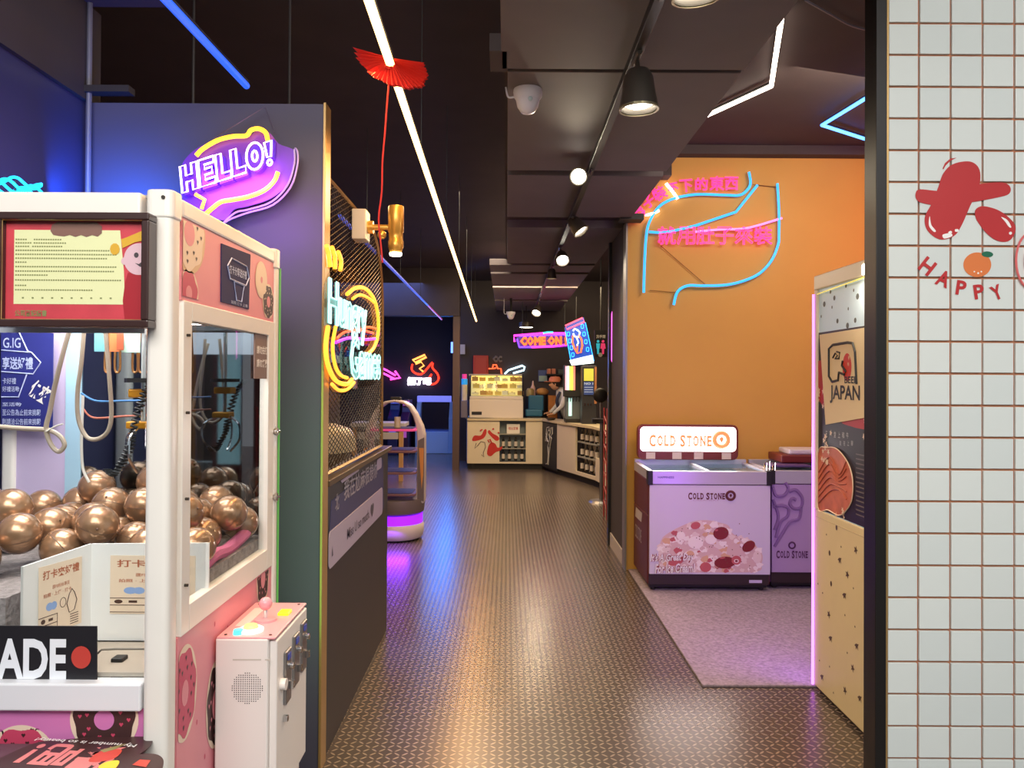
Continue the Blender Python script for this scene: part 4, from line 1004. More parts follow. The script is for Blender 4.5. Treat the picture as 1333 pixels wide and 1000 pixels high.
# ================================================================ red drinks fridge out on the street side
t = thing('drinks_fridge', 'dark red drinks fridge mirrored in the claw machine back', 'fridge', (-3.15, -3.9, -.02))
fx0, fx1 = -3.37, -2.92
DR = M('maroon_enamel', (120, 34, 34), .4)
MB().box(fx0, fx1, -4.5, -3.9, -.02, 2.07).build('body', DR, t, bev=.01)
f2 = MB()
for b_ in ((fx0+.01, fx1-.01, 1.80, 1.86), (fx0+.01, fx1-.01, .46, .52), (fx0+.01, fx0+.06, .52, 1.80), (fx1-.12, fx1-.01, .52, 1.80)): f2.box(b_[0], b_[1], -3.9, -3.86, b_[2], b_[3])
dr = f2.build('door', DR, t)
MB().box(fx0+.06, fx1-.12, -3.895, -3.885, .52, 1.80).build('pane', M('cool_lit_interior', (170, 200, 204), .3, emit=((160, 200, 204), .8)), dr)
for k in range(4): MB().box(fx0+.05, fx1-.05, -3.9, -3.86, .06+k*.1, .11+k*.1).build('louvre', M('maroon_louvre', (140, 52, 48), .4), t)
MB().box(fx0+.03, fx1-.03, -3.9, -3.89, 1.89, 2.03).build('marquee', M('warm_panel', (200, 150, 130), .4, emit=((200, 150, 130), .4)), t)

# ================================================================ cream claw machine at the right (beef poster)
JX, JY0, JY1, JZ = 1.508, 2.93, 3.77, 2.02
t = thing('poster_machine', 'cream star patterned arcade machine with a beef poster beside the tiled pillar', 'arcade machine', (1.9, 3.35, 0))
CRM = M('cream_laminate', (226, 208, 160), .45, var=.02)
SKY_ = M('pale_blue_laminate', (196, 218, 234), .4, emit=((190, 220, 240), .12))
MB().box(JX+.004, JX+.78, JY0, JY1, .02, .88).build('lower_body', CRM, t, bev=.004)
MB().box(JX+.012, JX+.78, JY0, JY1-.01, .88, 1.95).build('upper_body', SKY_, t)
MB().box(JX, JX+.79, JY0-.01, JY1+.01, 1.95, JZ).build('top_rail', M('rail_cream', (236, 224, 200), .35), t, bev=.005)
MB().box(JX, JX+.03, JY1-.028, JY1+.004, .88, 1.95).build('corner_post', M('rail_cream'), t, bev=.003)
MB().box(JX+.02, JX+.76, JY0+.03, JY1-.03, 0, .02).build('plinth', BLACK, t)
INK = M('brown_speck_print', (88, 66, 44), .5)
mb = MB(PL(JX+.004)); 
def star(c, r, a0=0, n=5): return [(c[0]+(r if k % 2 == 0 else r*.42)*math.sin(a0+PI*k/n), c[1]+(r if k % 2 == 0 else r*.42)*math.cos(a0+PI*k/n)) for k in range(2*n)]
spk = [(1088, 687, 1), (1075, 696, 0), (1113, 716, 2), (1129, 703, 1), (1079, 720, 1), (1094, 712, 0), (1102, 748, 2), (1064, 760, 0), (1081, 760, 1), (1110, 766, 0), (1098, 776, 3), (1070, 772, 0), (1134, 784, 3), (1078, 800, 2), (1099, 801, 0), (1112, 816, 0), (1136, 818, 1), (1080, 832, 3), (1114, 842, 3), (1102, 850, 0), (1066, 860, 0), (1079, 868, 0), (1109, 870, 2), (1132, 862, 0), (1069, 882, 3), (1099, 899, 2), (1118, 910, 3), (1132, 908, 2), (1084, 902, 0), (1125, 940, 1), (1092, 730, 3)]
for a, b, k in spk:
    c = fl(JX, [(a, b)])[0]
    if k == 0: mb.flat(ell(*c, .005, n=7), .001)
    elif k == 1: mb.flat(ell(*c, .010, .013, n=9), .001)
    elif k == 2: mb.flat(star(c, .02, .3), .001)
    else: mb.flat([(c[0]-.02, c[1]), (c[0]-.005, c[1]+.012), (c[0]+.02, c[1]+.016), (c[0]+.012, c[1]+.004), (c[0]+.018, c[1]-.012), (c[0]+.006, c[1]-.002), (c[0]-.006, c[1]-.014), (c[0]-.008, c[1]-.002)], .001)
mb.build('speck_print', INK, t, kind='stuff')
mb = MB(PL(JX+.004)); mb.tube([(-JY1+.02, .845, .0005), (-JY0, .845, .0005)], .0012, 4); mb.build('panel_groove', M('groove_tan', (176, 156, 112), .5), t)
mb = MB(PL(JX+.012))
for a, b, k in ((1066, 412, 0), (1078, 380, 1), (1087, 418, 2), (1098, 372, 1), (1108, 378, 0), (1083, 388, 2), (1113, 386, 3), (1133, 380, 0), (1110, 417, 2), (1101, 402, 0), (1080, 400, 0), (1100, 424, 3), (1132, 400, 0), (1070, 396, 3)):
    c = fl(JX, [(a, b)])[0]; mb.flat(ell(*c, .006+.003*k, .008+.002*k, n=8), .001)
mb.build('speck_print', M('grey_speck_print', (84, 92, 96), .5), t, kind='stuff')
mb = MB(PL(JX)); mb.tube([(a, b, .0) for a, b in fl(JX, [(1064, 383), (1139, 356)])], .003, 4); mb.build('yellow_trim_line', M('yellow_line', (236, 220, 90), .4, emit=((240, 220, 80), .6)), t)
# lamp inside the top
MB().box(JX-.004, JX+.02, 3.13, 3.26, 1.955, 2.0).build('lamp', M('machine_lamp_glow', (255, 250, 230), .3, emit=((255, 246, 220), 22)), t, bev=.004)
area('poster_machine_light', (JX-.04, 3.2, 1.98), (.05, .12), 3.0, (255, 240, 210), (-.5, 0, -1))
# black beef poster
mb = MB(PL(JX+.011)); ms = [M('poster_black', (34, 28, 30), .35), M('poster_crimson', (186, 46, 48), .4), M('meat_coral', (206, 112, 86), .5, var=.25, scale=14), M('blossom_cream', (240, 214, 190), .5), M('poster_text', (196, 190, 186), .5), M('meat_line', (176, 84, 62), .5), M('poster_text_dim', (110, 100, 98), .5)]
zt = 1.74
mb.i = 0; mb.prism([(-JY1+.03, .885), (-JY0, .885), (-JY0, zt), (-JY1+.03, zt)], 0, .002)
mb.i = 1; mb.flat(fl(JX, [(1063, 470), (1063, 520), (1070, 530), (1076, 500), (1070, 468)]), .003); mb.flat(sm2(fl(JX, [(1094, 548), (1140, 530), (1140, 568), (1125, 560), (1108, 556)])), .003)
mb.i = 2; mt_ = fl(JX, [(1063, 590), (1075, 583), (1088, 585), (1102, 603), (1108, 625), (1107, 650), (1100, 664), (1090, 671), (1076, 664), (1063, 660)]); mb.flat(sm2(mt_), .003)
mb.i = 5
for k in range(6): mb.tube([(a, b, .004) for a, b in [(v.x, v.y) for v in smooth([(x, y, 0) for x, y in fl(JX, [(1064, 655-8*k), (1078, 640-9*k), (1090, 638-4*k), (1100, 650-10*k)])], 4)]], .0035, 4)
mb.i = 3
rs = random.Random(3)
for (a, b, n_) in ((1066, 520, 7), (1068, 590, 9), (1128, 560, 9), (1120, 545, 4), (1092, 668, 5), (1074, 575, 4)):
    for k in range(n_):
        c = fl(JX, [(a+rs.uniform(-6, 9), b+rs.uniform(-12, 12))])[0]; mb.flat(star(c, rs.uniform(.010, .022), rs.uniform(0, 2)), .0042+.0002*k)
mb.tube([(a, b, .0045) for a, b in sm2(mt_)], .003, 4, True)
mb.i = 4; 
for i, ch in enumerate('五星堂上和牛'):
    c = fl(JX, [(1074+i*5.4, 565+i*.4)])[0]; mb.text(ch, c[0]-.011, c[1]-.014, c[0]+.011, c[1]+.014, d=.004, off=.015)
for i, ch in enumerate('就在上腳'):
    c = fl(JX, [(1092+i*5, 577)])[0]; mb.text(ch, c[0]-.009, c[1]-.011, c[0]+.009, c[1]+.011, d=.004)
mb.i = 6
for k in range(14):
    a, b = fl(JX, [(1112, 592+k*6), (1112+(22 if k % 3 else 12), 592+k*6)]); mb.flat([(a[0], a[1]), (b[0], a[1]), (b[0], a[1]+.006), (a[0], a[1]+.006)], .004)
mb.build('beef_poster', ms, t)
# taped paper with bull logo
mb = MB(PL(JX+.004)); PAP = M('cream_paper', (234, 214, 176), .6)
mb.i = 0; pp = fl(JX, [(1066, 436), (1141, 424), (1141, 541), (1074, 553)]); mb.prism(pp, 0, .0015)
mb.i = 1; cR = fl(JX, [(1102, 478)])[0]; mb.flat(ell(*cR, .045, .062, 22), .0022)
mb.i = 2
lg = lambda pts, r_=.006, cl=False: mb.tube([(a, b, .003) for a, b in fl(JX, pts)], r_, 6, cl)
lg([(1115, 500), (1113, 458), (1110, 447), (1103, 446), (1084, 449), (1079, 454), (1079, 490), (1083, 497), (1091, 495), (1092, 485), (1099, 488), (1101, 484), (1096, 476), (1097, 470)])
lg([(1084, 466), (1087, 460), (1090, 463), (1087, 467), (1092, 467), (1093, 459), (1089, 458)], .004)
a, b = fl(JX, [(1099, 499), (1115, 490)]); mb.text('BEEF', a[0], a[1], b[0], b[1], d=.003, off=.02)
a, b = fl(JX, [(1080, 524), (1119, 502)]); mb.text('JAPAN', a[0], a[1]-.003, b[0], b[1], d=.003, off=.02)
mb.i = 0; c = fl(JX, [(1105, 466), (1104, 474)]);  mb.text('和', c[0][0]-.008, c[0][1]-.01, c[0][0]+.008, c[0][1]+.01, d=.0035, off=.02); mb.text('牛', c[1][0]-.008, c[1][1]-.012, c[1][0]+.008, c[1][1]+.008, d=.0035, off=.02)
o = mb.build('taped_paper', [PAP, M('hinomaru_red', (206, 60, 48), .5), M('logo_black', (30, 28, 28), .5)], t, label='cream paper with black bull logo taped over the poster')
mb = MB(); mb.box(JX-.006, JX+.004, JY1+.002, JY1+.012, .02, 1.93); mb.build('edge_led', M('led_violet', (220, 130, 255), .4, emit=((208, 110, 255), 3.0)), t)
area('violet_edge_light', (JX-.01, JY1+.05, .9), (.05, 1.6), 6, (170, 90, 255), (.02, 1, -.05))
area('violet_edge_side_light', (JX-.03, JY1+.10, .6), (.05, 1.0), 2.5, (170, 90, 255), (-.5, .7, -.5))
# mat
RUG = M('lilac_grey_mat', (150, 136, 146), .95, var=.35, scale=55, bump=.6)
o = MB().box(.968, 3.3, 3.78, 6.09, .0, .012).build('floor_mat', RUG, None, bev=.003); tag(o, 'speckled lilac grey carpet mat in front of the ice cream freezers', 'mat')

# ================================================================ freezers
def freezer(x0, x1, yf, yb, label, first):
    t = thing('chest_freezer', label, 'freezer', ((x0+x1)/2, (yf+yb)/2, .012), 'chest freezers by the ochre wall')
    MRN = M('maroon_panel', (98, 42, 36), .45, var=.05)
    body = MB(); body.box(x0, x1, yf+.012, yb, .06, .548).box(x0, x0+.033, yf+.012, yb, .548, .80).box(x1-.033, x1, yf+.012, yb, .548, .80).box(x0+.033, x1-.033, yf+.012, yf+.033, .548, .80).box(x0+.033, x1-.033, yb-.033, yb, .548, .80); body.build('cabinet', MRN if first else M('plum_panel', (84, 54, 84), .5), t, bev=.008)
    MB().box(x0+.02, x1-.02, yf+.03, yb-.02, .035, .06).build('base', M('freezer_black', (26, 22, 26), .5), t)
    MB().box(x0+.01, x1-.01, yf+.002, yf+.012, .06, .135).build('kick_plate', M('kick_dark', (46, 30, 34), .5), t)
    for dx in (.05, x1-x0-.05):
        for y in (yf+.06, yb-.06): MB().cyl((x0+dx, y, .012), .018, .025, 10).build('foot', BLACK, t)
    FRC = M('lavender_white_sheet', (214, 206, 222), .3) if first else M('lilac_sheet', (176, 150, 190), .4)
    MB().box(x0+.012, x1-.004, yf-.006, yf+.012, .135, .765).build('front_sheet', FRC, t, bev=.002)
    rim = MB(); h0, h1 = .80, .862
    w_ = .035
    rim.box(x0, x1, yf-.012, yf+w_, h0-.03, h1).box(x0, x1, yb-w_, yb, h0, h1+.03).box(x0, x0+w_, yf+w_, yb-w_, h0, h1+.005).box(x1-w_, x1, yf+w_, yb-w_, h0, h1+.005)
    rim.box((x0+x1)/2-.012, (x0+x1)/2+.012, yf+w_, yb-w_, h0+.04, h1+.004)
    rim.build('rim', M('rim_alu', (196, 192, 206), .3, .3), t, bev=.003)
    for x in (x0-.002, x1-.033): MB().box(x, x+.035, yf-.016, yf+.05, h0-.035, h1+.004).build('corner_block', BLACK, t, bev=.003)
    MB().box(x0+w_, x1-w_, yf+w_, yb-w_, .55, .56).build('basket_floor', M('frost_white', (220, 226, 230), .6), t)
    lin_ = MB(); lin_.box(x0+w_, x0+w_+.006, yf+w_, yb-w_, .56, h0+.02).box(x1-w_-.006, x1-w_, yf+w_, yb-w_, .56, h0+.02).box(x0+w_, x1-w_, yf+w_, yf+w_+.006, .56, h0+.02).box(x0+w_, x1-w_, yb-w_-.006, yb-w_, .56, h0+.02)
    lin_.build('liner', M('frost_white'), t)
    G = glass('lid_glass', (225, 235, 238), .9)
    MB().box(x0+w_, (x0+x1)/2, yf+w_, yb-w_, h1-.02, h1-.015).build('sliding_lid', G, t); MB().box((x0+x1)/2, x1-w_, yf+w_, yb-w_, h1-.01, h1-.005).build('sliding_lid', G, t)
    return t
YF = 5.45
X_0, X_1 = atY(843, 700, YF).x, atY(1003, 700, YF).x
f1 = freezer(X_0, X_1, YF, 6.04, 'white fronted ice cream freezer with an upright backlit sign', True)
IN = M('maroon_ink', (96, 36, 40), .5); INF = M('faint_pink_ink', (190, 160, 176), .5)
def slab_words(mb, x0, x1, y0, h, d):
    W_ = (('C', 1.15, 1.25), ('O', 1, 1.1), ('L', .8, 1.1), ('D', .95, 1.1), (' ', .45, 1), ('S', .95, 1.25), ('T', .9, 1.1), ('O', 1, 1.1), ('N', 1, 1.1), ('E', .85, 1.1))
    u = (x1-x0)/sum(w for _, w, _ in W_); x = x0; t_ = h*.09
    for ch_, w, sc in W_:
        a, b, H_ = x+u*.10, x+u*(w-.10), h*sc/1.25; yb = y0-(H_-h/1.25)*.5
        if ch_ != ' ':
            mb.text(ch_, a, yb, b, yb+H_, d=d, off=.04)
            k_ = u*.16
            sl_ = {'L': ((a-k_*.4, a+k_*2, 0), (a-k_*.4, a+k_*2, 1)), 'D': ((a-k_*.5, a+k_*2, 0), (a-k_*.5, a+k_*2, 1)), 'T': (((a+b)/2-k_*1.4, (a+b)/2+k_*1.4, 0),), 'N': ((a-k_*.4, a+k_*1.8, 0), (a-k_*.4, a+k_*1.6, 1), (b-k_*1.6, b+k_*.4, 1)), 'E': ((a-k_*.5, a+k_*2, 0), (a-k_*.5, a+k_*2, 1))}.get(ch_, ())
            for p0, p1, top in sl_:
                yy = yb+H_-t_ if top else yb
                mb.flat([(p0, yy), (p1, yy), (p1, yy+t_), (p0, yy+t_)], d+.0003)
            if ch_ in 'CSE': mb.flat([(b-k_*.35, yb+H_*.62), (b, yb+H_*.62), (b, yb+H_), (b-k_*.35, yb+H_)], d+.0003)
            if ch_ in 'LE': mb.flat([(b-k_*.35, yb), (b, yb), (b, yb+H_*.3), (b-k_*.35, yb+H_*.3)], d+.0003)
            if ch_ == 'T':
                for e0, e1 in ((a, a+k_*.35), (b-k_*.35, b)): mb.flat([(e0, yb+H_*.68), (e1, yb+H_*.68), (e1, yb+H_), (e0, yb+H_)], d+.0003)
        x += u*w
def logo_words(mb, x0, x1, zc, h, d, small=False):
    L = x1-x0; slab_words(mb, x0, x0+L*.79, zc-h/2, h, d)
    c = (x0+L*.90, zc); r = L*.085
    mb.tube([(a, b, d) for a, b in ell(*c, r, r, 22)], r*.32, 6, True)
    mb.flat([(c[0], c[1]-r*.5), (c[0]+r*.35, c[1]+r*.1), (c[0]+r*.1, c[1]+r*.5), (c[0]-r*.35, c[1]+r*.2)], d+.001)
mb = MB(PF(YF-.006)); a, b = fy(YF, [(895, 648), (957, 640)]); zc = fy(YF, [(920, 645)])[0][1]
logo_words(mb, a[0], b[0], zc, .05, .0015); mb.build('logo_print', IN, f1)
mb = MB(PF(YF-.006)); a, b = fy(YF, [(902, 652), (936, 650)]); mb.text('CREAMERY', a[0], a[1], b[0], a[1]+.010, d=.001); mb.build('logo_subline', INF, f1)
mb = MB(PF(YF-.012)); a, b = fy(YF, [(856, 622), (877, 618)]); mb.text('HAPPINESS', a[0], a[1]-.003, b[0], a[1]+.012, d=.001, off=.02); mb.build('rim_print', M('rim_blue_ink', (70, 70, 130), .5), f1)
# ice cream picture: print made of flat shapes
rs = random.Random(11); CRC = [M('cream_scoop', (236, 216, 206), .5), M('cream_bright', (248, 236, 228), .5), M('berry_dark', (132, 36, 40), .5), M('berry_rose', (196, 96, 98), .5), M('waffle_tan', (222, 178, 140), .5), M('crumb_brown', (120, 70, 48), .5), M('cream_shadow_print', (222, 190, 182), .5)]
mb = MB(PF(YF-.006)); prof = [(857, 718), (861, 702), (868, 695), (880, 688), (893, 682), (905, 678), (920, 677), (935, 680), (948, 684), (953, 694), (965, 700), (978, 703), (985, 712), (992, 722), (991, 734), (985, 744), (930, 745), (870, 744), (858, 735)]
mb.i = 6; base_ = sm2(fy(YF, prof), 4); mb.flat(base_, .0006)
def inside_poly(x, y, P):
    c = False
    for i in range(len(P)):
        a, b = P[i], P[i-1]
        if (a[1] > y) != (b[1] > y) and x < (b[0]-a[0])*(y-a[1])/(b[1]-a[1])+a[0]: c = not c
    return c
k = 0
while k < 150:
    px_, py_ = rs.uniform(856, 992), rs.uniform(678, 745)
    if not inside_poly(px_, py_, prof): continue
    c = fy(YF, [(px_, py_)])[0]; mb.i = rs.choice([0, 1, 1, 0, 6, 3, 4, 0, 1]); r_ = rs.uniform(.012, .032)
    c = (min(max(c[0], X_0+.035+r_), X_1-.04-r_), max(c[1], .145+r_))
    mb.flat([(c[0]+r_*(1+.25*math.sin(3*a+k))*math.cos(a), c[1]+r_*.8*(1+.2*math.sin(4*a+k))*math.sin(a)) for a in [2*PI*i/16 for i in range(16)]], .0007+.00002*k); k += 1
for (a, b, rx, ry, rot, m_) in ((938, 694, .055, .045, 10, 2), (974, 711, .05, .035, 35, 2), (905, 684, .035, .025, 15, 3), (943, 732, .075, .042, 5, 2), (918, 738, .04, .035, 0, 3), (958, 729, .035, .032, 0, 3), (880, 730, .06, .03, 20, 3), (886, 697, .03, .03, 0, 1), (905, 706, .055, .045, 0, 1), (925, 702, .04, .035, 0, 1), (985, 725, .03, .045, 0, 0), (898, 722, .03, .03, 0, 4)):
    mb.i = m_; c = fy(YF, [(a, b)])[0]; mb.flat(ell(*c, rx, ry, 18, rot=rot), .0042+.0001*m_)
for (a, b, rx, ry, rot, m_) in ((932, 690, .012, .007, 10, 3), (958, 730, .018, .014, 0, 0), (958, 730, .01, .008, 0, 2), (940, 726, .02, .006, 10, 3)):
    mb.i = m_; c = fy(YF, [(a, b)])[0]; mb.flat(ell(*c, rx, ry, 14, rot=rot), .005+.0002*m_)
mb.i = 5
for k in range(60):
    px_, py_ = rs.uniform(858, 990), rs.uniform(676, 742)
    if inside_poly(px_, py_, prof) or rs.random() < .1: mb.flat(ell(*fy(YF, [(px_, py_)])[0], .004, n=6), .0054)
mb.build('sundae_print', CRC, f1, fixn=False)
mb = MB(PF(YF-.006)); mb.i = 0
for s_, x0_, x1_, y_ in (("It's A Great Day", 846, 903, 726), ('For Ice Cream!', 852, 904, 739)):
    a, b = fy(YF, [(x0_, y_+6.5), (x1_, y_-6)])
    mb.i = 0; mb.text(s_, a[0], a[1], b[0], b[1], d=.0066, off=.09, shear=.25, rot=2, res=2); mb.i = 1; mb.text(s_, a[0], a[1], b[0], b[1], d=.0076, off=.03, shear=.25, rot=2, res=2)
mb.build('slogan_print', [M('maroon_halo', (140, 44, 46), .5), M('card_white')], f1, fixn=False)
mb = MB(PL(X_0)); mb.flat(fl(X_0, [(828, 660), (836, 668), (835, 680), (827, 672)]), .001); mb.text('COLD STONE', *fl(X_0, [(827, 698)])[0], *fl(X_0, [(835, 690)])[0], d=.001); mb.build('side_label', M('silver_label', (200, 190, 190), .3), f1)
MB().box(X_1-.15, X_1-.06, YF-.002, YF+.002, .075, .095).build('rating_label', M('lavender_label', (200, 190, 220), .4), f1)
# upright backlit sign at the back of the freezer
SY = 5.96
sg = thing('lightbox_sign', 'white backlit ice cream sign with rounded maroon frame standing on the freezer', 'lit sign', (1.4, SY, .895))
r0, r1 = fy(SY, [(829, 603), (960, 553)])
r0 = (r0[0], .893)
fp_ = rrect(r0[0], r0[1], r1[0], r1[1], .045); ip = rrect(r0[0]+.02, r0[1]+.065, r1[0]-.02, r1[1]-.018, .03)
MB(PF(SY)).prism(fp_, -.03, .03).build('frame', M('maroon_frame', (112, 38, 34), .4), sg, bev=.006)
MB(PF(SY)).prism(ip, .03, .034).build('light_panel', M('lightbox_face', (255, 255, 255), .4, emit=((255, 252, 250), 2.6)), sg)
mb = MB(PF(SY)); a, b = fy(SY, [(843, 578), (948, 560)]); 
logo_words(mb, a[0], b[0], fy(SY, [(890, 572)])[0][1], .095, .036); mb.build('letters', M('lit_orange_ink', (236, 140, 90), .5, emit=((245, 130, 70), .75)), sg)
for px_ in (846, 880, 908, 944):
    a, = fy(SY, [(px_, 596)]); MB(PF(SY)).prism([(a[0]-.035, .90), (a[0]+.035, .90), (a[0]+.035, .95), (a[0]-.035, .95)], .03, .034).build('price_tag', M('price_tag_pale', (214, 188, 180), .4), sg)
area('lightbox_light', (1.4, SY-.06, 1.05), (.7, .15), 6, (255, 248, 245), (0, -1, -.2))
# second freezer
f2 = freezer(X_1+.02, X_1+.80, 5.52, 6.04, 'lilac freezer with swirl pattern between the white freezer and cream machine', False)
xf = 5.514
mb = MB(PF(xf)); sw = lambda pts: mb.tube([(v.x, v.y, .001) for v in smooth([(a, b, 0) for a, b in fy(xf, pts)], 5)], .012, 6)
sw([(1006, 634), (1010, 645), (1020, 645), (1026, 636), (1022, 628)]); sw([(1027, 640), (1036, 638), (1044, 648), (1043, 660), (1034, 662), (1028, 656), (1031, 649), (1036, 651)]); sw([(1006, 660), (1018, 658), (1026, 662), (1025, 672), (1016, 680), (1010, 700)]); sw([(1043, 660), (1040, 675), (1028, 680), (1018, 695), (1008, 712)]); sw([(1006, 650), (1013, 672), (1008, 690)])
mb.build('swirl_print', M('swirl_violet', (136, 106, 158), .4), f2)
mb = MB(PF(xf)); a, b = fy(xf, [(1010, 726), (1052, 717)]); slab_words(mb, a[0], b[0], a[1], b[1]-a[1]+.006, .0018)
c = fy(xf, [(1031, 710)])[0]; mb.tube([(x, y, .0015) for x, y in ell(*c, .022, .022, 20)], .006, 6, True); mb.build('logo_print', M('plum_ink', (84, 40, 84), .5), f2)
lb = thing('lightbox_sign', 'folded down freezer sign lying on the lilac freezer, pale board with red edge', 'sign', (2.2, 5.9, .9))
a = atY(1018, 600, 5.85); MB().box(a.x-.05, a.x+.60, 5.72, 6.02, .896, .955).build('frame', M('maroon_frame'), lb, bev=.01)
MB().box(a.x+.02, a.x+.55, 5.75, 5.99, .955, .995).build('cover', M('pale_cover', (206, 196, 204), .5), lb, bev=.012)
o = MB().box(X_1+.02+.05, X_1+.35, 5.62, 5.78, .875, .892).build('price_board', M('violet_board', (96, 70, 120), .4), None, bev=.003); tag(o, 'small dark violet board lying on the lilac freezer rim', 'board')
mb = MB()
for k in range(5):
    x = X_1-.03+.02*k; mb.tube([(x, 5.50, .866), (x+.01, 5.52, .91+.01*(k % 3))], .003, 5)
    mb.ball((x+.01, 5.52, .912+.01*(k % 3)), .006, 6)
# scoops clip
o = mb.build('scoop_handles', CHROME); tag(o, 'cluster of thin chrome scoop handles at the freezer corner', 'scoops')

# ================================================================ neon drawing on the ochre wall
NY = 6.06
CB = NEON('sky_blue', (50, 160, 240), 1.35); PK = NEON('hot_pink', (255, 50, 150), 1.0); OW = NEON('warm_white', (255, 222, 170), 2.2); VI = NEON('pink_violet', (220, 120, 200), 1.4)
t = thing('bag_neon_sign', 'blue neon bag outline with pink slogan characters on the ochre wall', 'neon sign', (1.8, NY, 2.2))
def ny(pts, n=6, dz=0): return [(v.x, v.y, dz) for v in smooth([(a, b, 0) for a, b in fy(NY, pts)], n)]
mb = MB(PF(NY))
for pts in ([(838, 381), (839, 345), (841, 310), (845, 290), (857, 270), (873, 260), (892, 255), (912, 253), (945, 254), (963, 254), (973, 247), (977, 238), (975, 224)], [(1012, 239), (1014, 275), (1014, 305), (1013, 318), (1005, 338), (990, 355), (970, 365), (945, 371), (915, 372), (895, 372), (882, 380), (877, 397)]):
    mb.tube(ny(pts), .0105, 8)
mb.tube([(a, b, 0) for a, b in fy(NY, [(845, 302), (860, 303), (875, 301), (905, 294), (958, 276), (986, 241)])], .0105, 8)
mb.build('outline_tube', CB, t, smooth_=True)
mb = MB(PF(NY)); mb.tube(ny([(905, 302), (935, 299), (965, 298), (985, 294), (1018, 284)]), .009, 6); mb.build('ribbon_tube', VI, t, smooth_=True)
mb = MB(PF(NY)); mb.tube(ny([(867, 239), (876, 250), (882, 259)]), .012, 6); mb.tube(ny([(840, 280), (850, 278), (858, 274)]), .010, 6); mb.build('spark_tube', OW, t, smooth_=True)
mb = MB(PF(NY))
for ch, a, b, s_, r_ in (('袋', 832, 279, 17, 45), ('子', 844, 263, 15, 38), ('裝', 858, 252, 17, 28), ('不', 876, 245, 13, 12), ('下', 893, 242, 16, 5), ('的', 913, 240, 16, 0), ('東', 933, 239, 18, 0), ('西', 952, 239, 17, 0)):
    c = fy(NY, [(a, b)])[0]; w = s_*.006/2; mb.text(ch, c[0]-w, c[1]-w, c[0]+w, c[1]+w, d=.006, tube=.0034, rot=r_, res=1, off=.0)
for i, ch in enumerate('就用肚子來裝'):
    c = fy(NY, [(868+i*25, 307)])[0]; w = 11.5*.006; mb.text(ch, c[0]-w, c[1]-w, c[0]+w, c[1]+w, d=.006, tube=.0036, res=1, off=.0)
mb.build('slogan_tube', PK, t)
MB().tube([atY(860, 320, 6.085), atY(920, 372, 6.085)], .003, 4).tube([atY(846, 378, 6.085), atY(882, 381, 6.085)], .003, 4).tube([atY(980, 240, 6.085), atY(1012, 244, 6.085)], .003, 4).build('lead_wire', M('brown_wire', (150, 96, 40), .5), t)
o = MB().box(atY(817, 286, 6.05).x-.08, atY(834, 286, 6.05).x, 5.9, 6.05, 2.745, 2.79).build('bracket_bar', BLACK); tag(o, 'short black bar sticking out at the ochre wall corner', 'bracket')
# pink rectangle neon on the black panel
PY = 7.0
t = thing('frame_neon_sign', 'pink rounded rectangle neon on the black panel beside the ochre wall', 'neon sign', (1.1, PY, 1.9))
a, b = fy(PY, [(797, 475), (840, 402)])
MB(PF(PY)).tube([(x, y, 0) for x, y in rrect(a[0], a[1], b[0]+.1, b[1], .05)], .010, 8, True).build('border_tube', NEON('magenta_line', (255, 90, 220), 2.6), t, smooth_=True)
mb = MB(PF(PY)); c = fy(PY, [(813, 440)])[0]; mb.tube([(x, y, 0) for x, y in rrect(c[0]-.02, c[1]-.05, c[0]+.18, c[1]+.05, .02)], .008, 6, True); mb.build('blue_tube', NEON('sky_blue', (50, 160, 240), 1.35), t)
MB(PF(PY+.015)).prism(rrect(a[0]-.01, a[1]-.02, b[0]+.12, b[1]+.02, .06), 0, .003).build('backing', M('tinted_acrylic', (40, 34, 52), .2), t)
# ================================================================ bar counter at the end of the hall
P = [Vector((-.66, 12.9)), Vector((.60, 12.9)), Vector((.80, 12.2)), Vector((1.03, 11.5)), Vector((1.25, 10.8)), Vector((1.34, 10.0))]
HC = .82
t = thing('bar_counter', 'cream curved bar counter with bottle niches at the end of the hall', 'counter', (.6, 12.4, 0))
CRW = M('cream_counter', (226, 214, 190), .4, var=.02)
def facing(a, b, z0, z1, th, mt, name, par=t, ins=0.0, **k):
    a, b = Vector((a[0], a[1])), Vector((b[0], b[1])); d = (b-a).normalized(); n = Vector((d.y, -d.x))   # n points to the hall
    p = [a-n*ins, b-n*ins, b-n*(ins+th), a-n*(ins+th)]
    return MB().prism([(v.x, v.y) for v in p], z0, z1).build(name, mt, par, **k)
def lerp2(a, b, s): return a+(b-a)*s
xa = P[0].lerp(P[1], .43); xb = P[0].lerp(P[1], .78)
facing(P[0], xa, .10, HC, .03, CRW, 'front_panel')
facing(xb, P[1], .10, HC, .03, CRW, 'front_panel')
facing(xa, xb, .10, .13, .03, CRW, 'front_panel')
facing(P[1], P[2], .06, HC, .03, M('chalk_black', (40, 38, 40), .6), 'blackboard_panel')
facing(P[2], P[3], .10, HC, .03, CRW, 'front_panel')
facing(P[3], P[4], .10, .15, .03, CRW, 'front_panel'); facing(P[4], P[5], .10, .42, .03, CRW, 'front_panel')
SL = M('slate_niche', (122, 134, 138), .5)
facing(xa, xb, .13, HC, .02, SL, 'niche_back', ins=.15); facing(P[3], P[4], .15, HC, .02, M('cream_niche', (222, 210, 184), .5), 'niche_back', ins=.15); facing(P[4], P[5], .42, HC, .02, M('cream_niche'), 'niche_back', ins=.15)
for a, b in ((P[0]+Vector((0, .9)), P[0]),): facing(Vector((-.72, 13.8)), P[0], .10, HC, .03, M('counter_side', (176, 164, 146), .5), 'end_panel')
DKB = M('toe_black', (30, 27, 25), .6)
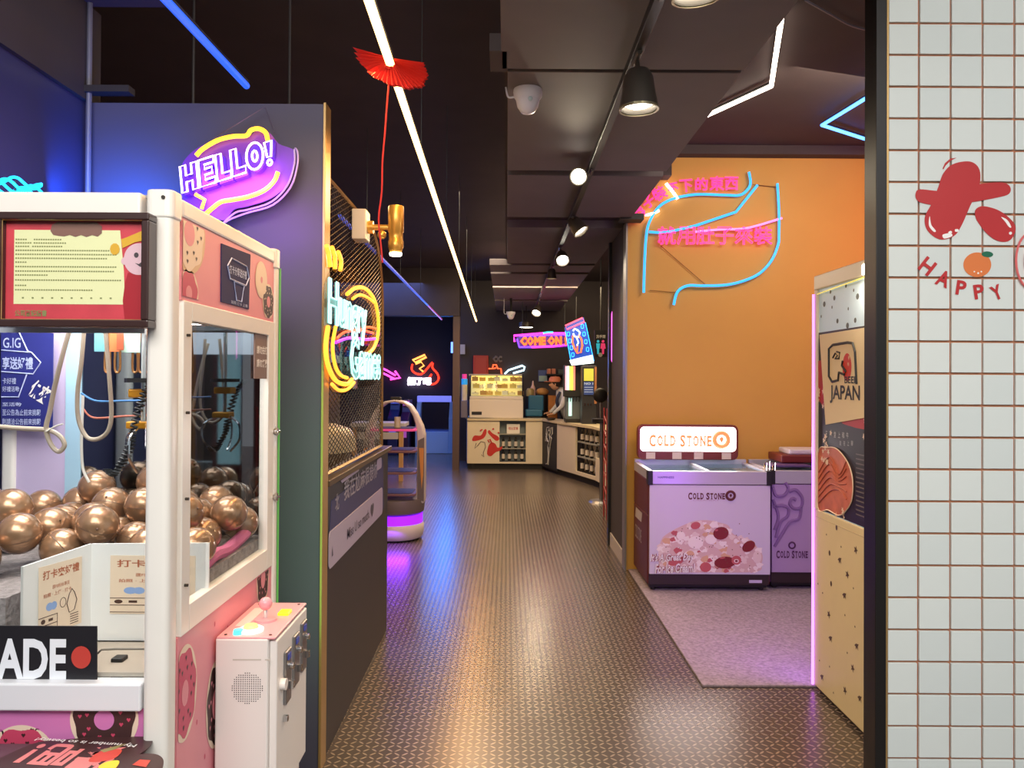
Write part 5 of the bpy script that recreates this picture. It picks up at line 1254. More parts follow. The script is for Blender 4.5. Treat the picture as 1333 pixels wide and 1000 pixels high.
for a, b in zip(P[:-1], P[1:]): facing(a, b, 0, .10, .03, DKB, 'toe_kick', ins=.05)
facing(Vector((-.68, 13.8)), P[0]+Vector((.03, 0)), 0, .10, .03, DKB, 'toe_kick', ins=.05)
def off(pts, d):
    o = []
    for i, p in enumerate(pts):
        a = pts[max(i-1, 0)]; b = pts[min(i+1, len(pts)-1)]; v = (b-a).normalized(); o.append(p+Vector((v.y, -v.x))*d)
    return o
o1, o2 = off(P, .03), off(P, -.35)
MB().prism([(v.x, v.y) for v in o1]+[(v.x, v.y) for v in reversed(o2)], HC, HC+.035).build('worktop', M('counter_top', (206, 192, 160), .35), t)
facing(Vector((-.75, 13.8)), P[0], HC, HC+.035, .4, M('counter_top'), 'worktop')
# niche shelves
def shelves(a, b, zs, ins=.02, dep=.13):
    for z in zs: facing(a, b, z, z+.018, dep, M('niche_shelf', (150, 150, 142), .5), 'niche_shelf', ins=ins)
shelves(xa, xb, (.34, .58)); shelves(P[3], P[4], (.36, .58)); shelves(P[4], P[5], (.60,))
# drawings on the counter
mb = MB(PF(12.9)); RI = M('red_paint_print', (196, 52, 46), .4); rs = random.Random(5)
st_ = lambda pts, r_=.012: mb.tube([(a, b, .002) for a, b in fy(12.9, pts)], r_, 6)
mb.flat(sm2(fy(12.9, [(615, 571), (618, 567), (626, 567), (630, 560), (633, 559), (633, 565), (629, 571), (620, 574), (615, 574)]), 3), .002)
mb.flat(sm2(fy(12.9, [(637, 560), (641, 564), (648, 568), (650, 572), (646, 574), (640, 569), (635, 563)]), 3), .002)
mb.flat(sm2(fy(12.9, [(636, 580), (640, 576), (645, 578), (648, 583), (654, 581), (652, 586), (645, 589), (639, 594), (634, 591)]), 3), .002)
st_([(637, 576), (635, 573), (638, 572), (640, 577)], .012); st_([(625, 561), (628, 559)]); st_([(641, 559), (643, 558)]); st_([(648, 563), (650, 564)])
mb.build('festive_print', RI, t)
mb = MB(PF(12.9)); st_([(620, 577), (618, 584), (622, 580), (626, 575), (631, 576), (632, 582), (629, 590), (630, 595), (627, 592)], .006); mb.build('line_print', M('thin_dark_ink', (90, 70, 66), .5), t)
dd = (P[2]-P[1]).normalized(); nn = Vector((dd.y, -dd.x))
Mx = Matrix(((dd.x, 0, nn.x, P[1].x), (dd.y, 0, nn.y, P[1].y), (0, 1, 0, 0), (0, 0, 0, 1)))
mb = MB(Mx)
L_ = (P[2]-P[1]).length
def ch(pts, r_=.012): mb.tube([(x*L_, z, .006) for x, z in pts], r_, 5)
ch([(.3, .12), (.42, .14), (.45, .30), (.42, .42), (.55, .55), (.5, .62)]); ch([(.45, .12), (.5, .3), (.56, .42), (.66, .56), (.6, .6)]); ch([(.3, .62), (.35, .72), (.48, .74), (.5, .68), (.42, .66), (.36, .58), (.3, .62)]); ch([(.55, .62), (.6, .72), (.72, .74), (.72, .64), (.62, .6)]); ch([(.25, .5), (.3, .58), (.4, .5), (.5, .5)])
mb.build('chalk_drawing', M('chalk_white', (190, 188, 186), .7), t)
# bottles, each a thing
DKG = M('dark_bottle_glass', (36, 32, 30), .2); BLAB = M('bottle_label', (214, 206, 196), .5); BL2 = M('bottle_label_tan', (190, 172, 140), .5)
b0 = thing('bottle', 'x', 'bottle', (0, 0, 0), 'bottles in the bar niches')
MB().lathe([(0, 0), (.026, .0), (.028, .02), (.028, .115), (.012, .15), (.011, .185), (0, .186)], n=12).build('glass_body', DKG, b0, local=True, smooth_=True)
MB().lathe([(.0288, .03), (.0288, .11)], n=12).build('label', BLAB, b0, local=True)
first = [True]
def put(v, z, label, group):
    if first[0]:
        first[0] = False; b0.location = (v.x, v.y, z); b0['label'] = label; b0['group'] = group; return
    dup(b0, (v.x, v.y, z), label, group)
wd = {.358: 'lower', .148: 'bottom', .598: 'top'}
OR6 = ['first', 'second', 'third', 'fourth', 'fifth', 'sixth', 'seventh']
def row(a, b, z, n, dep, label, group):
    d = (b-a).normalized(); nrm = Vector((d.y, -d.x))
    for k in range(n): put(a.lerp(b, (k+.6)/(n+.2))-nrm*dep, z, label+', %s along' % OR6[k], group)
row(xa, xb, .148, 4, .07, 'dark bottle on the floor of the slate niche', 'bottles at the bottom of the slate niche')
row(xa, xb, .358, 4, .07, 'dark bottle on the middle shelf of the slate niche', 'bottles on the middle shelf of the slate niche')
for z, w_ in ((.168, 'lowest'), (.378, 'middle'), (.598, 'top')): row(P[3], P[4], z, 4, .07, 'dark bottle on the %s shelf of the cream bar niche' % w_, 'bottles on the %s shelf of the cream niche' % w_)
row(P[4], P[5], .618, 3, .07, 'dark bottle in the short bar niche', 'bottles in the short bar niche')
c_ = xa.lerp(xb, .52)
o = MB().box(c_.x-.11, c_.x+.11, 12.96, 12.97, .60, .76).build('framed_card', [M('card_white')]); tag(o, 'small framed pale card on the top shelf of the slate niche', 'card')
mb = MB(PF(12.96)); mb.text('吧台菜單', c_.x-.08, .66, c_.x+.08, .71, d=.001, off=.01); mb.build('print', RI, o)

# ---------------- cake display fridge
a, b = fy(13.0, [(602.5, 545), (681, 487)])
t = thing('cake_display_fridge', 'white curved glass display fridge lit yellow on the bar counter', 'display fridge', ((a[0]+b[0])/2, 13.2, HC+.035))
x0, x1 = fy(13.0, [(611, 545)])[0][0], fy(13.0, [(681, 545)])[0][0]; zb = HC+.035; zg = fy(13.0, [(640, 516)])[0][1]; zt = fy(13.0, [(640, 487)])[0][1]
EN = M('display_enamel', (222, 214, 208), .35)
MB().box(x0, x1, 12.98, 13.6, zb, zg-.05).build('base_cabinet', EN, t, bev=.012)
MB().box(x0+.005, x1-.005, 12.975, 13.6, zg-.05, zg).build('sill_band', EN, t, bev=.005)
MB().box(x0-.02, x1-.02, 13.15, 13.6, zt-.03, zt).build('top_board', M('display_top', (176, 170, 164), .3), t, bev=.005)
MB().box(x0, x1, 13.55, 13.6, zg, zt-.03).build('back_wall', M('display_lit_back', (250, 236, 180), .4, emit=((255, 232, 160), .5)), t)
prf = [(12.99, zg), (12.995, zg+.1), (13.03, zg+.22), (13.09, zg+.31), (13.17, zt-.02), (13.55, zt-.02), (13.55, zg)]
for x, nm in ((x0, 'side_glass'), (x1-.012, 'side_glass')): MB(PR(x)).prism([(y, z) for y, z in prf], 0, .006).build(nm, glass('lid_glass'), t)
mb = MB()
for x in (x0-.0, x1-.02): mb.tube([(x+.01, y, z) for y, z in prf[:5]], .014, 6)
mb.build('edge_frame', M('display_black', (34, 30, 30), .4), t)
mb = MB(); n_ = 5
vs = [(x, y, z) for y, z in prf[:5] for x in (x0+.02, x1-.02)]; mb.add(vs, [(2*i, 2*i+1, 2*i+3, 2*i+2) for i in range(4)]); mb.build('front_glass', glass('lid_glass'), t)
MB().box((x0+x1)/2-.01, (x0+x1)/2+.01, 13.2, 13.22, zg, zt-.03).build('mullion', EN, t)
for z in (zg+.01, zg+.13, zg+.25): MB().box(x0+.02, x1-.02, 13.12, 13.5, z, z+.008).build('glass_shelf', M('lit_shelf', (240, 226, 170), .3, emit=((255, 226, 140), .3)), t)
MB().box(x0+.04, x0+.21, 12.972, 12.98, zb+.06, zb+.11).build('badge', M('display_black'), t)
mb = MB(PF(12.978)); mb.text('RS-74', x0+.06, zb+.072, x0+.19, zb+.098, d=.008, off=.02) if False else None
CK = [M('cake_%d' % k, c, .5) for k, c in enumerate(((252, 242, 210), (240, 214, 130), (206, 160, 100), (250, 246, 232), (236, 190, 100)))]
for si, z in enumerate((zg+.018, zg+.138, zg+.258)):
    for k in range(7):
        x = x0+.09+k*.128+.012*math.sin(k*2.3+si*1.7); h = .045+.03*abs(math.sin(k*1.9+si)); y = 13.2+.02*(k % 2)
        o = MB().prism([(x-.054, y-.05), (x+.05+.008*math.sin(k), y-.05), (x+.056, y+.05), (x-.056, y+.05)], z, z+h).build('cake', CK[(k*2+si) % 5], None, bev=.008)
        tag(o, 'small cake on the %s shelf of the lit display fridge, %s from the left' % (('bottom', 'middle', 'top')[si], OR6[k]), 'cake', 'cakes on the %s display shelf' % ('bottom', 'middle', 'top')[si])
        MB().cyl((x, y, z+h), .012, .012, 8).build('topping', CK[(k+2) % 5], o)
area('display_light', ((x0+x1)/2, 13.3, zt-.05), (.8, .2), 7, (255, 224, 140))
# left of display: cup tower with blue and pink top
a = atY(605, 500, 13.3)
t = thing('cup_dispenser', 'blue and pink topped cup tower beside the display fridge', 'dispenser', (a.x, 13.2, HC+.035))
MB().box(a.x-.05, a.x+.06, 13.05, 13.35, HC+.035, 1.15).build('base', M('grey_violet_box', (110, 104, 120), .5), t, bev=.01)
MB().cyl((a.x, 13.2, 1.15), .05, .27, 14).build('cup_stack', M('cup_cream', (226, 216, 190), .4), t, smooth_=True)
MB().cyl((a.x, 13.2, 1.42), .052, .1, 14).build('blue_band', M('band_blue', (50, 160, 230), .4, emit=((40, 150, 235), .5)), t, smooth_=True)
MB().cyl((a.x, 13.2, 1.52), .04, .08, 14).build('pink_cap', M('cap_pink', (236, 70, 160), .4, emit=((236, 60, 150), .4)), t, smooth_=True)
# red cabinet + letters on back wall
a, b = fy(14.2, [(616, 490), (636, 463)])
t = thing('red_wall_box', 'red metal box on the dark wall above the display fridge', 'cabinet', ((a[0]+b[0])/2, 14.2, a[1]-.1))
MB().box(a[0], b[0], 14.1, 14.3, a[1]-.1, b[1]).build('body', M('signal_red', (186, 48, 44), .45), t, bev=.008); MB().box(a[0]+.03, b[0]-.03, 14.085, 14.1, a[1]-.07, b[1]-.03).build('door', M('signal_red'), t, bev=.005)
mb = MB(PF(14.295)); a, b = fy(14.3, [(642, 471), (653, 464)]); mb.text('CC', a[0], a[1], b[0], b[1], tube=.012, res=1); o = mb.build('wall_letters', M('grey_letters', (130, 122, 120), .5)); tag(o, 'two grey letters on the dark wall above the display fridge', 'lettering')
mb = MB(PF(14.26))
def ln(Y, pts): return [(a, b, 0) for a, b in fy(Y, pts)]
mb.tube(ln(14.26, [(636, 480), (641, 480), (642, 475), (646, 475), (648, 480), (652, 480), (653, 487)]), .014, 6); mb.tube([(p_[0], p_[1], 0) for p_ in fy(14.26, [(642, 480), (646, 479)])], .012, 6)
o = mb.build('orange_line_neon', NEON('coral', (255, 90, 50), 2.0)); tag(o, 'coral neon outline on the wall behind the display fridge', 'neon sign')
mb = MB(PF(14.26)); mb.tube(ln(14.26, [(657, 487), (662, 482), (680, 476), (683, 478), (682, 482), (668, 486)]), .016, 6); o = mb.build('pale_bar_neon', NEON('ice_white', (200, 240, 255), 2.6)); tag(o, 'slanted pale blue neon bar shape right of the display fridge', 'neon sign')
o = MB().box(*(lambda a: (a.x-.05, a.x+.05, 14.24, 14.3, a.z-.09, a.z+.09))(atY(602, 455, 14.3))).build('switch_box', M('box_white')); tag(o, 'small white switch box on the dark wall beside the hall post', 'switch')

# ---------------- COME ON neon
YN_ = 12.3
t = thing('come_on_neon', 'violet framed neon sign with orange words COME ON above the bar', 'neon sign', atY(705, 445, YN_))
mb = MB(PF(YN_)); mb.tube(ln(YN_, [(670, 445), (669, 437), (706, 434), (740, 434)]), .018, 6); mb.tube(ln(YN_, [(692, 452), (720, 451), (738, 449)]), .018, 6); mb.build('magenta_tube', NEON('magenta_bar', (240, 50, 200), 2.2), t, smooth_=True)
mb = MB(PF(YN_)); mb.tube(ln(YN_, [(673, 441), (676, 452), (692, 452)]), .016, 6); mb.tube(ln(YN_, [(676, 438), (700, 437), (738, 436)]), .012, 6); mb.build('indigo_tube', NEON('indigo_bar', (110, 60, 255), 1.8), t, smooth_=True)
mb = MB(PF(YN_)); mb.tube(ln(YN_, [(707, 434), (713, 433), (720, 433)]), .019, 6); mb.build('teal_tube', NEON('teal_bar', (60, 200, 200), 1.6), t, smooth_=True)
MB(PF(YN_+.03)).prism(fy(YN_, [(672, 436), (742, 433), (742, 452), (676, 454)]), 0, .01).build('backing', M('indigo_acrylic', (60, 30, 110), .3, emit=((60, 20, 130), .5)), t)
a, b = fy(YN_, [(678, 449), (737, 439)]); MB(PF(YN_-.02)).text('COME ON !', a[0], a[1], b[0], b[1], tube=.011, res=1, rot=1).build('word_tube', NEON('orange_word', (255, 84, 30), 2.6), t)
for px_ in (680, 735):
    p = atY(px_, 435, YN_+.02); MB().tube([p, (p.x, p.y, 2.76)], .006, 5).build('hanging_wire', BLACK, t)
# chip packet shaped neon
YK = 11.6
t = thing('drink_neon_board', 'blue neon board with orange bull head outline above the drink machine', 'neon sign', atY(757, 445, YK))
MB(PF(YK+.03)).prism(fy(YK, [(735, 426), (760, 413), (772, 472), (745, 475)]), 0, .012).build('backing', M('navy_acrylic', (30, 60, 140), .3, emit=((30, 80, 200), .5)), t)
mb = MB(PF(YK)); mb.tube(ln(YK, [(736, 424), (758, 414), (761, 419), (738, 429)]), .012, 6, True); mb.build('rose_tube', NEON('rose_bar', (255, 70, 100), 2.4), t, smooth_=True)
mb = MB(PF(YK))
for k in range(4):
    for (x, y) in ((740+k*1.9, 435+k*9), (758+k*2.3, 425+k*10)):
        c = fy(YK, [(x, y)])[0]; mb.tube([(p_[0], p_[1], 0) for p_ in rrect(c[0]-.018, c[1]-.03, c[0]+.018, c[1]+.03, .012)], .006, 5, True)
mb.tube(ln(YK, [(736, 431), (744, 474)]), .007, 5); mb.tube(ln(YK, [(762, 420), (773, 470)]), .007, 5)
mb.build('blue_letter_tube', NEON('azure_bar', (40, 150, 255), 2.2), t, smooth_=True)
mb = MB(PF(YK-.02)); mb.tube(ln(YK-.02, [(746, 437), (745, 445), (748, 454), (752, 460), (756, 459), (758, 450), (757, 442), (753, 436)]), .013, 6); mb.tube(ln(YK-.02, [(751, 460), (752, 450)]), .010, 6); mb.build('orange_head_tube', NEON('orange_word'), t, smooth_=True)
mb = MB(PF(YK-.02)); mb.tube(ln(YK-.02, [(746, 431), (748, 428), (752, 430), (755, 433), (753, 439), (748, 438), (746, 434)]), .012, 6); mb.tube(ln(YK-.02, [(750, 438), (753, 446), (751, 450)]), .010, 6); mb.build('white_head_tube', NEON('ice_white'), t, smooth_=True)
MB(PF(YK+.0)).prism(fy(YK, [(741, 469), (771, 462), (773, 473), (744, 476)]), 0, .02).build('lit_base', M('lit_white_board', (210, 235, 240), .4, emit=((200, 235, 245), 1.1)), t)
p = atY(750, 418, YK+.03); MB().tube([p, (p.x, p.y, 2.77)], .006, 5).build('hanging_wire', BLACK, t)

# ---------------- drink machines on the bar
zc = HC+.035
a0 = atY(735, 500, 11.75).x; a1 = atY(757, 500, 11.75).x
t = thing('drink_dispenser', 'black drink dispenser with lit coloured menu strips and chrome taps', 'drink machine', ((a0+a1)/2, 11.9, zc))
zt = atY(745, 475, 11.75).z; zm = atY(745, 508, 11.75).z; z2 = atY(745, 517, 11.75).z
MB().box(a0, a1, 11.78, 12.1, z2, zt).build('head', BLACK, t, bev=.01)
xw = a0+(a1-a0)*.68
for k, (c, s) in enumerate((((255, 180, 200), 1.0), ((255, 250, 245), 1.3), ((190, 235, 110), 1.0), ((250, 235, 90), 1.1), ((255, 140, 120), 1.0))):
    xx = a0+.01+(xw-a0-.02)*k/5; MB().box(xx, xx+(xw-a0-.02)/5-.003, 11.765, 11.78, zm, zt-.02).build('menu_strip', M('menu_%d' % k, c, .4, emit=(c, s*.8)), t)
MB().box(a0+.03, a1, 11.85, 12.1, zc+.06, z2).build('column', M('dispenser_steel', (150, 160, 158), .3, .8), t)
MB().box(a0+.02, a1+.02, 11.74, 12.1, zc, zc+.06).build('drip_tray', BLACK, t, bev=.005)
mb = MB()
for k in range(5): mb.tube([(a0+.05+k*.045, 11.80, z2), (a0+.045+k*.045, 11.78, z2-.07)], .008, 6)
mb.build('taps', BLACK, t)
MB().box(a0+.07, a0+.12, 11.835, 11.85, zc+.10, z2-.02).build('lit_gauge', M('gauge_light', (200, 240, 235), .3, emit=((190, 240, 235), .8)), t)
b0_, b1_ = atY(758, 500, 11.4).x, atY(777, 500, 11.4).x
t = thing('drink_vending_unit', 'tall dark drink unit with yellow lit window and blue menu', 'drink machine', ((b0_+b1_)/2, 11.6, zc))
zt2 = atY(766, 476, 11.4).z
MB().box(b0_, b1_, 11.42, 11.75, zc, zt2).build('body', M('unit_charcoal', (44, 44, 50), .4), t, bev=.008)
MB().box(b1_-.035, b1_-.002, 11.405, 11.42, zc+.3, zt2-.02).build('side_trim', M('copper_trim', (176, 120, 84), .4, .3), t)
zz = lambda py: atY(766, py, 11.4).z
MB().box(b0_+.025, b1_-.05, 11.405, 11.42, zz(496), zz(480)).build('lit_window', M('olive_window', (176, 176, 70), .4, emit=((190, 186, 70), .55)), t)
MB().box(b0_+.025, b1_-.05, 11.405, 11.42, zz(514), zz(497)).build('blue_menu', M('blue_menu', (46, 60, 100), .4, emit=((50, 70, 130), .4)), t)
mb = MB(PF(11.405)); mb.text('NO 1', b0_+.03, zz(501), b1_-.055, zz(498), d=.001, off=.02)
for k in range(3): mb.flat([(b0_+.03, zz(504+k*3)), (b1_-.055, zz(504+k*3)), (b1_-.055, zz(504.6+k*3)), (b0_+.03, zz(504.6+k*3))], .001)
mb.build('menu_print', M('menu_pale', (170, 184, 210), .4, emit=((170, 190, 220), .3)), t)
mb = MB()
for k in range(3): mb.cyl((b0_+.04+k*.045, 11.40, zz(528)), .01, .03, 8)
mb.build('knobs', CHROME, t)
# back counter props
o = thing('blue_box_seat', 'blue padded seat with backrest behind the bar', 'seat', (atY(697, 530, 13.6).x, 13.6, HC))
a, b = fy(13.5, [(688, 534), (708, 515)]); MB().box(a[0], b[0], 13.60, 13.70, a[1]-.02, b[1]).build('backrest', M('teal_blue_vinyl', (44, 110, 150), .45), o, bev=.02)
a, b = fy(13.4, [(684, 542), (706, 533)]); MB().box(a[0], b[0], 13.32, 13.60, a[1], b[1]).build('cushion', M('teal_blue_vinyl'), o, bev=.02)
MB().box(a[0]+.03, b[0]-.03, 13.34, 13.58, 0, a[1]).build('base', BLACK, o)
a, b = fy(13.8, [(714, 545), (726, 515)])
o = MB().box(a[0], b[0], 13.9, 14.1, 0, b[1]).build('wooden_locker', M('orange_wood', (206, 130, 60), .5, var=.15, scale=12)); tag(o, 'orange wooden locker behind the bar next to the blue seat', 'cabinet')
# white-shirted attendant bending over behind the bar
def skin_body(name, verts, edges, radii, mt, parent, sub=2):
    me = bpy.data.meshes.new(name); me.from_pydata(verts, edges, []); o = bpy.data.objects.new(name, me); COL.objects.link(o); o.parent = parent
    sk = o.modifiers.new('skin', 'SKIN'); sk.use_smooth_shade = True
    lay = me.skin_vertices[0].data if me.skin_vertices else None
    if lay is None:
        bpy.context.view_layer.objects.active = o
    for i, r_ in enumerate(radii): me.skin_vertices[0].data[i].radius = (r_, r_)
    me.skin_vertices[0].data[0].use_root = True
    ss = o.modifiers.new('sub', 'SUBSURF'); ss.levels = sub; ss.render_levels = sub
    me.materials.append(mt); return o
pc = atY(733, 512, 13.6)
pr = thing('person', 'person in a white shirt and orange cap leaning forward behind the bar', 'person', (pc.x, 13.6, 0))
SKN = M('skin_tone', (214, 160, 130), .6); SHT = M('white_shirt', (222, 222, 232), .7)
# pelvis, belly, chest, neck base, neck, head; arms; legs (local metres)
V = [(.10, 0, .90), (.09, -.01, 1.02), (.04, -.03, 1.18), (-.03, -.05, 1.30), (-.09, -.07, 1.36),
     (.03, -.20, 1.26), (-.04, -.27, 1.05), (-.16, -.36, .96), (-.20, -.40, .93),
     (-.03, .13, 1.28), (-.10, .06, 1.06), (-.20, -.06, .97), (-.24, -.10, .94),
     (.10, -.10, .86), (.10, -.11, .48), (.12, -.10, .09), (.02, -.12, .05),
     (.10, .10, .86), (.10, .11, .48), (.12, .10, .09), (.02, .12, .05)]
E = [(0, 1), (1, 2), (2, 3), (3, 4), (3, 5), (5, 6), (6, 7), (7, 8), (3, 9), (9, 10), (10, 11), (11, 12), (0, 13), (13, 14), (14, 15), (15, 16), (0, 17), (17, 18), (18, 19), (19, 20)]
Rr = [.14, .135, .15, .12, .05, .06, .045, .032, .03, .06, .045, .032, .03, .09, .06, .045, .04, .09, .06, .045, .04]
try:
    me = bpy.data.meshes.new('body'); me.from_pydata(V, E, []); bo = bpy.data.objects.new('body', me); COL.objects.link(bo); bo.parent = pr
    md = bo.modifiers.new('skin', 'SKIN'); md.use_smooth_shade = True
    bpy.context.view_layer.update()
    if not me.skin_vertices:
        bm = bmesh.new(); bm.from_mesh(me); bm.verts.layers.skin.verify(); bm.to_mesh(me); bm.free()
    for i, r_ in enumerate(Rr): me.skin_vertices[0].data[i].radius = (r_, r_)
    me.skin_vertices[0].data[0].use_root = True
    bo.modifiers.new('sub', 'SUBSURF').levels = 1; me.materials.append(SHT)
except Exception as ex: print('skin', ex)
hd = Vector((pr.location.x-.15, 13.6-.09, 1.44))
mb = MB(); mb.ball(hd, .095, 18, (.95, .85, 1.15)); mb.ball(hd+Vector((-.09, -.02, -.02)), .018, 8); mb.ball(hd+Vector((.0, -.085, -.01)), .022, 8, (.6, .4, 1)); mb.build('head', SKN, pr, smooth_=True)
mb = MB(); mb.ball(hd+Vector((-.075, -.045, .015)), .012, 8); mb.ball(hd+Vector((-.085, .02, .015)), .010, 8); mb.build('eyes', M('eye_dark', (40, 30, 28), .3), pr)
mb = MB(); mb.tube([hd+Vector((-.085, -.03, -.055)), hd+Vector((-.088, .01, -.055))], .006, 6); mb.build('mouth', M('lip_tone', (170, 90, 84), .5), pr)
MB().ball(hd+Vector((.02, 0, .025)), .1, 16, (1, .95, 1.05)).build('hair', M('dark_hair', (40, 28, 24), .7), pr, smooth_=True)
mb = MB(); mb.lathe([(.108, 0), (.106, .05), (.08, .09), (0, .10)], tuple(hd+Vector((0, 0, .035))), 18); mb.box(hd.x-.19, hd.x-.06, hd.y-.06, hd.y+.06, hd.z+.035, hd.z+.045); mb.build('cap', M('orange_cap', (220, 130, 96), .6), pr, smooth_=True)
for j, ys in ((8, -1), (12, 1)):
    hx = Vector(V[j])+pr.location
    mb = MB(); mb.ball(hx+Vector((-.03, 0, -.01)), .036, 12, (1.1, .9, .45))
    for k in range(4): mb.tube([hx+Vector((-.05, -.024+.016*k, -.01)), hx+Vector((-.085-.006*(k in (1, 2)), -.026+.017*k, -.018)), hx+Vector((-.10-.006*(k in (1, 2)), -.026+.017*k, -.036))], [.009, .008, .006], 6)
    mb.tube([hx+Vector((-.02, .03*-ys, -.005)), hx+Vector((-.05, .05*-ys, -.015)), hx+Vector((-.07, .05*-ys, -.025))], [.01, .009, .007], 6)
    mb.build('hand', SKN, pr, smooth_=True)
mb = MB(); mb.tube(smooth([pr.location+Vector(v) for v in ((-.06, -.16, 1.30), (-.12, -.17, 1.15), (-.08, -.15, .95), (-.07, -.14, .6))], 4), .028, 8); mb.build('apron_strap', M('navy_apron', (40, 50, 84), .6), pr, smooth_=True)
# posters and small things behind
a, b = fy(14.2, [(701, 497), (713, 482)]); o = MB().box(a[0], b[0], 14.27, 14.3, a[1], b[1]).build('wall_poster', [M('poster_blue', (90, 110, 170), .5)]); tag(o, 'small blue and mint poster on the wall behind the attendant', 'poster')
MB().box(a[0]+.01, b[0]-.01, 14.262, 14.27, a[1]+.01, a[1]+.11).build('mint_print', M('poster_mint', (180, 214, 200), .5), o)
for k, (u0, u1) in enumerate(((712, 717), (718, 723))):
    a, b = fy(14.1, [(u0, 487), (u1, 480)]); o = MB().box(a[0], b[0], 14.02, 14.2, a[1], b[1]).build('paper_box', M('salmon_box', (224, 140, 110), .5), None, bev=.01)
    tag(o, ['salmon paper box on the wall shelf, the one nearer the blue poster', 'salmon paper box on the wall shelf above the attendant cap'][k], 'box', 'paper boxes on the wall shelf')
a, b = fy(14.1, [(711, 488.5), (736, 487)]); o = MB().box(a[0], b[0], 14.0, 14.3, a[1], b[1]).build('wall_shelf', BLACK); tag(o, 'thin black shelf on the wall behind the attendant', 'shelf')
a, b = fy(14.1, [(726, 487), (736, 481)]); o = MB().box(a[0], b[0], 14.05, 14.2, a[1], b[1]).build('dark_box', M('grey_green_box', (78, 88, 88), .5), None, bev=.01); tag(o, 'grey green box at the end of the wall shelf', 'box')
# jar group on the blue seat side
a = atY(690, 515, 13.85); o = MB().lathe([(0, 0), (.07, 0), (.075, .1), (.05, .14), (0, .14)], (a.x, 13.85, a.z-.01), 16).build('snack_jar', M('amber_jar', (176, 150, 96), .3), None, smooth_=True); tag(o, 'olive amber jar standing behind the blue seat', 'jar')
MB().cyl((a.x, 13.85, 0), .09, a.z-.01, 12).build('stand', BLACK, o)
a = atY(694, 505, 13.8); o = MB().lathe([(0, -.3), (.045, -.3), (.045, .0), (.02, .05), (.012, .12), (0, .13)], (a.x, 13.9, a.z), 14).build('pump_bottle', M('pale_pink_bottle', (220, 180, 170), .4), None, smooth_=True); tag(o, 'pale pink pump bottle behind the amber jar', 'bottle')
a = atY(703, 510, 14.0); o = MB().ball((a.x+.04, 14.0, a.z), .12, 16, (1, .8, .6)).build('bread_basket', M('basket_tan', (206, 150, 90), .6, var=.2, scale=20), None, smooth_=True); tag(o, 'round tan snack basket beside the amber jar', 'basket')
MB().cyl((a.x+.04, 14.0, 0), .09, a.z-.05, 12).build('stand', BLACK, o)
for k, (px_, c) in enumerate(((718, (60, 50, 44)), (740, (236, 232, 220)))):
    a = atY(px_, 545, 12.3); o = MB().lathe([(0, 0), (.05, 0), (.09, .03), (.085, .035), (.04, .012), (0, .012)], (a.x+(.02 if k else .0), 12.5 if k == 0 else 12.22, zc+.0), 18).build('counter_bowl', M('bowl_%d' % k, c, .4), None, smooth_=True)
    tag(o, ['dark shallow bowl on the bar in front of the attendant', 'white shallow bowl on the bar by the drink dispenser'][k], 'bowl')
# restroom signs
mb = MB(PF(10.0)); t = thing('restroom_sign', 'dark hanging restroom sign with blue and pink figures', 'sign', atY(782, 450, 10.0))
MB(PF(10.0)).prism(fy(10.0, [(774, 430), (790, 430), (790, 465), (774, 465)]), -.02, 0).build('board', M('sign_black', (34, 32, 34), .5), t)
p = atY(782, 430, 10.0); MB().tube([p+Vector((0, .01, 0)), (p.x, 10.01, 3.36)], .008, 6).build('rod', BLACK, t)
def fig(px_, mt, skirt):
    mb = MB(PF(10.0)); c, = fy(10.0, [(px_, 452)]); mb.flat(ell(c[0], c[1]+.075, .018, n=10), .002)
    mb.flat([(c[0]-.025, c[1]+.05), (c[0]+.025, c[1]+.05), (c[0]+(.035 if skirt else .02), c[1]-.02), (c[0]+.015, c[1]-.02), (c[0]+.012, c[1]-.09), (c[0]-.012, c[1]-.09), (c[0]-.015, c[1]-.02), (c[0]-(.035 if skirt else .02), c[1]-.02)], .002); return mb.build('figure', mt, t)
fig(778.5, M('sign_cyan', (60, 190, 210), .4, emit=((50, 180, 205), .5)), False); fig(785, M('sign_pink', (230, 70, 120), .4, emit=((225, 60, 110), .5)), True)
mb = MB(PF(10.0)); a, b = fy(10.0, [(776, 440.5), (788, 436)]); mb.text('洗手間', a[0], a[1], b[0], b[1], d=.002, off=.03); c, = fy(10.0, [(781.5, 462)]); mb.flat(ell(*c, .028, n=14), .002); mb.build('characters', M('sign_white', (210, 206, 200), .5), t)
# red lattice rack and dark round stool near the hall edge
t = thing('red_rack', 'slim red metal lattice rack beside the black panel', 'rack', (1.16, 8.3, 0))
RK = M('rack_red', (176, 66, 66), .45)
mb = MB(); 
for dx, dy in ((0, 0), (.10, 0), (0, .25), (.10, .25)): mb.tube([(1.085+dx, 8.3+dy, 0), (1.085+dx, 8.3+dy, 1.2)], .010, 6)
mb.build('upright', RK, t)
for k in range(7):
    z = .1+k*.155; mb = MB(); mb.tube([(1.085, 8.3, z), (1.185, 8.3, z+.08), (1.185, 8.55, z), (1.085, 8.55, z+.08), (1.085, 8.3, z)], .007, 5); mb.build('rung', RK, t)
t.scale = (1, 1, 1)
zs_ = atY(782, 515, 9.6)
t = thing('bar_stool', 'black round backed bar stool against the dark drink unit', 'stool', (zs_.x, 9.6, 0))
MB().ball((zs_.x, 9.62, zs_.z), .095, 18, (1, .5, 1.0)).build('backrest', BLACK, t, smooth_=True)
MB().cyl((zs_.x, 9.5, .98), .12, .05, 20).build('seat', BLACK, t, smooth_=True)
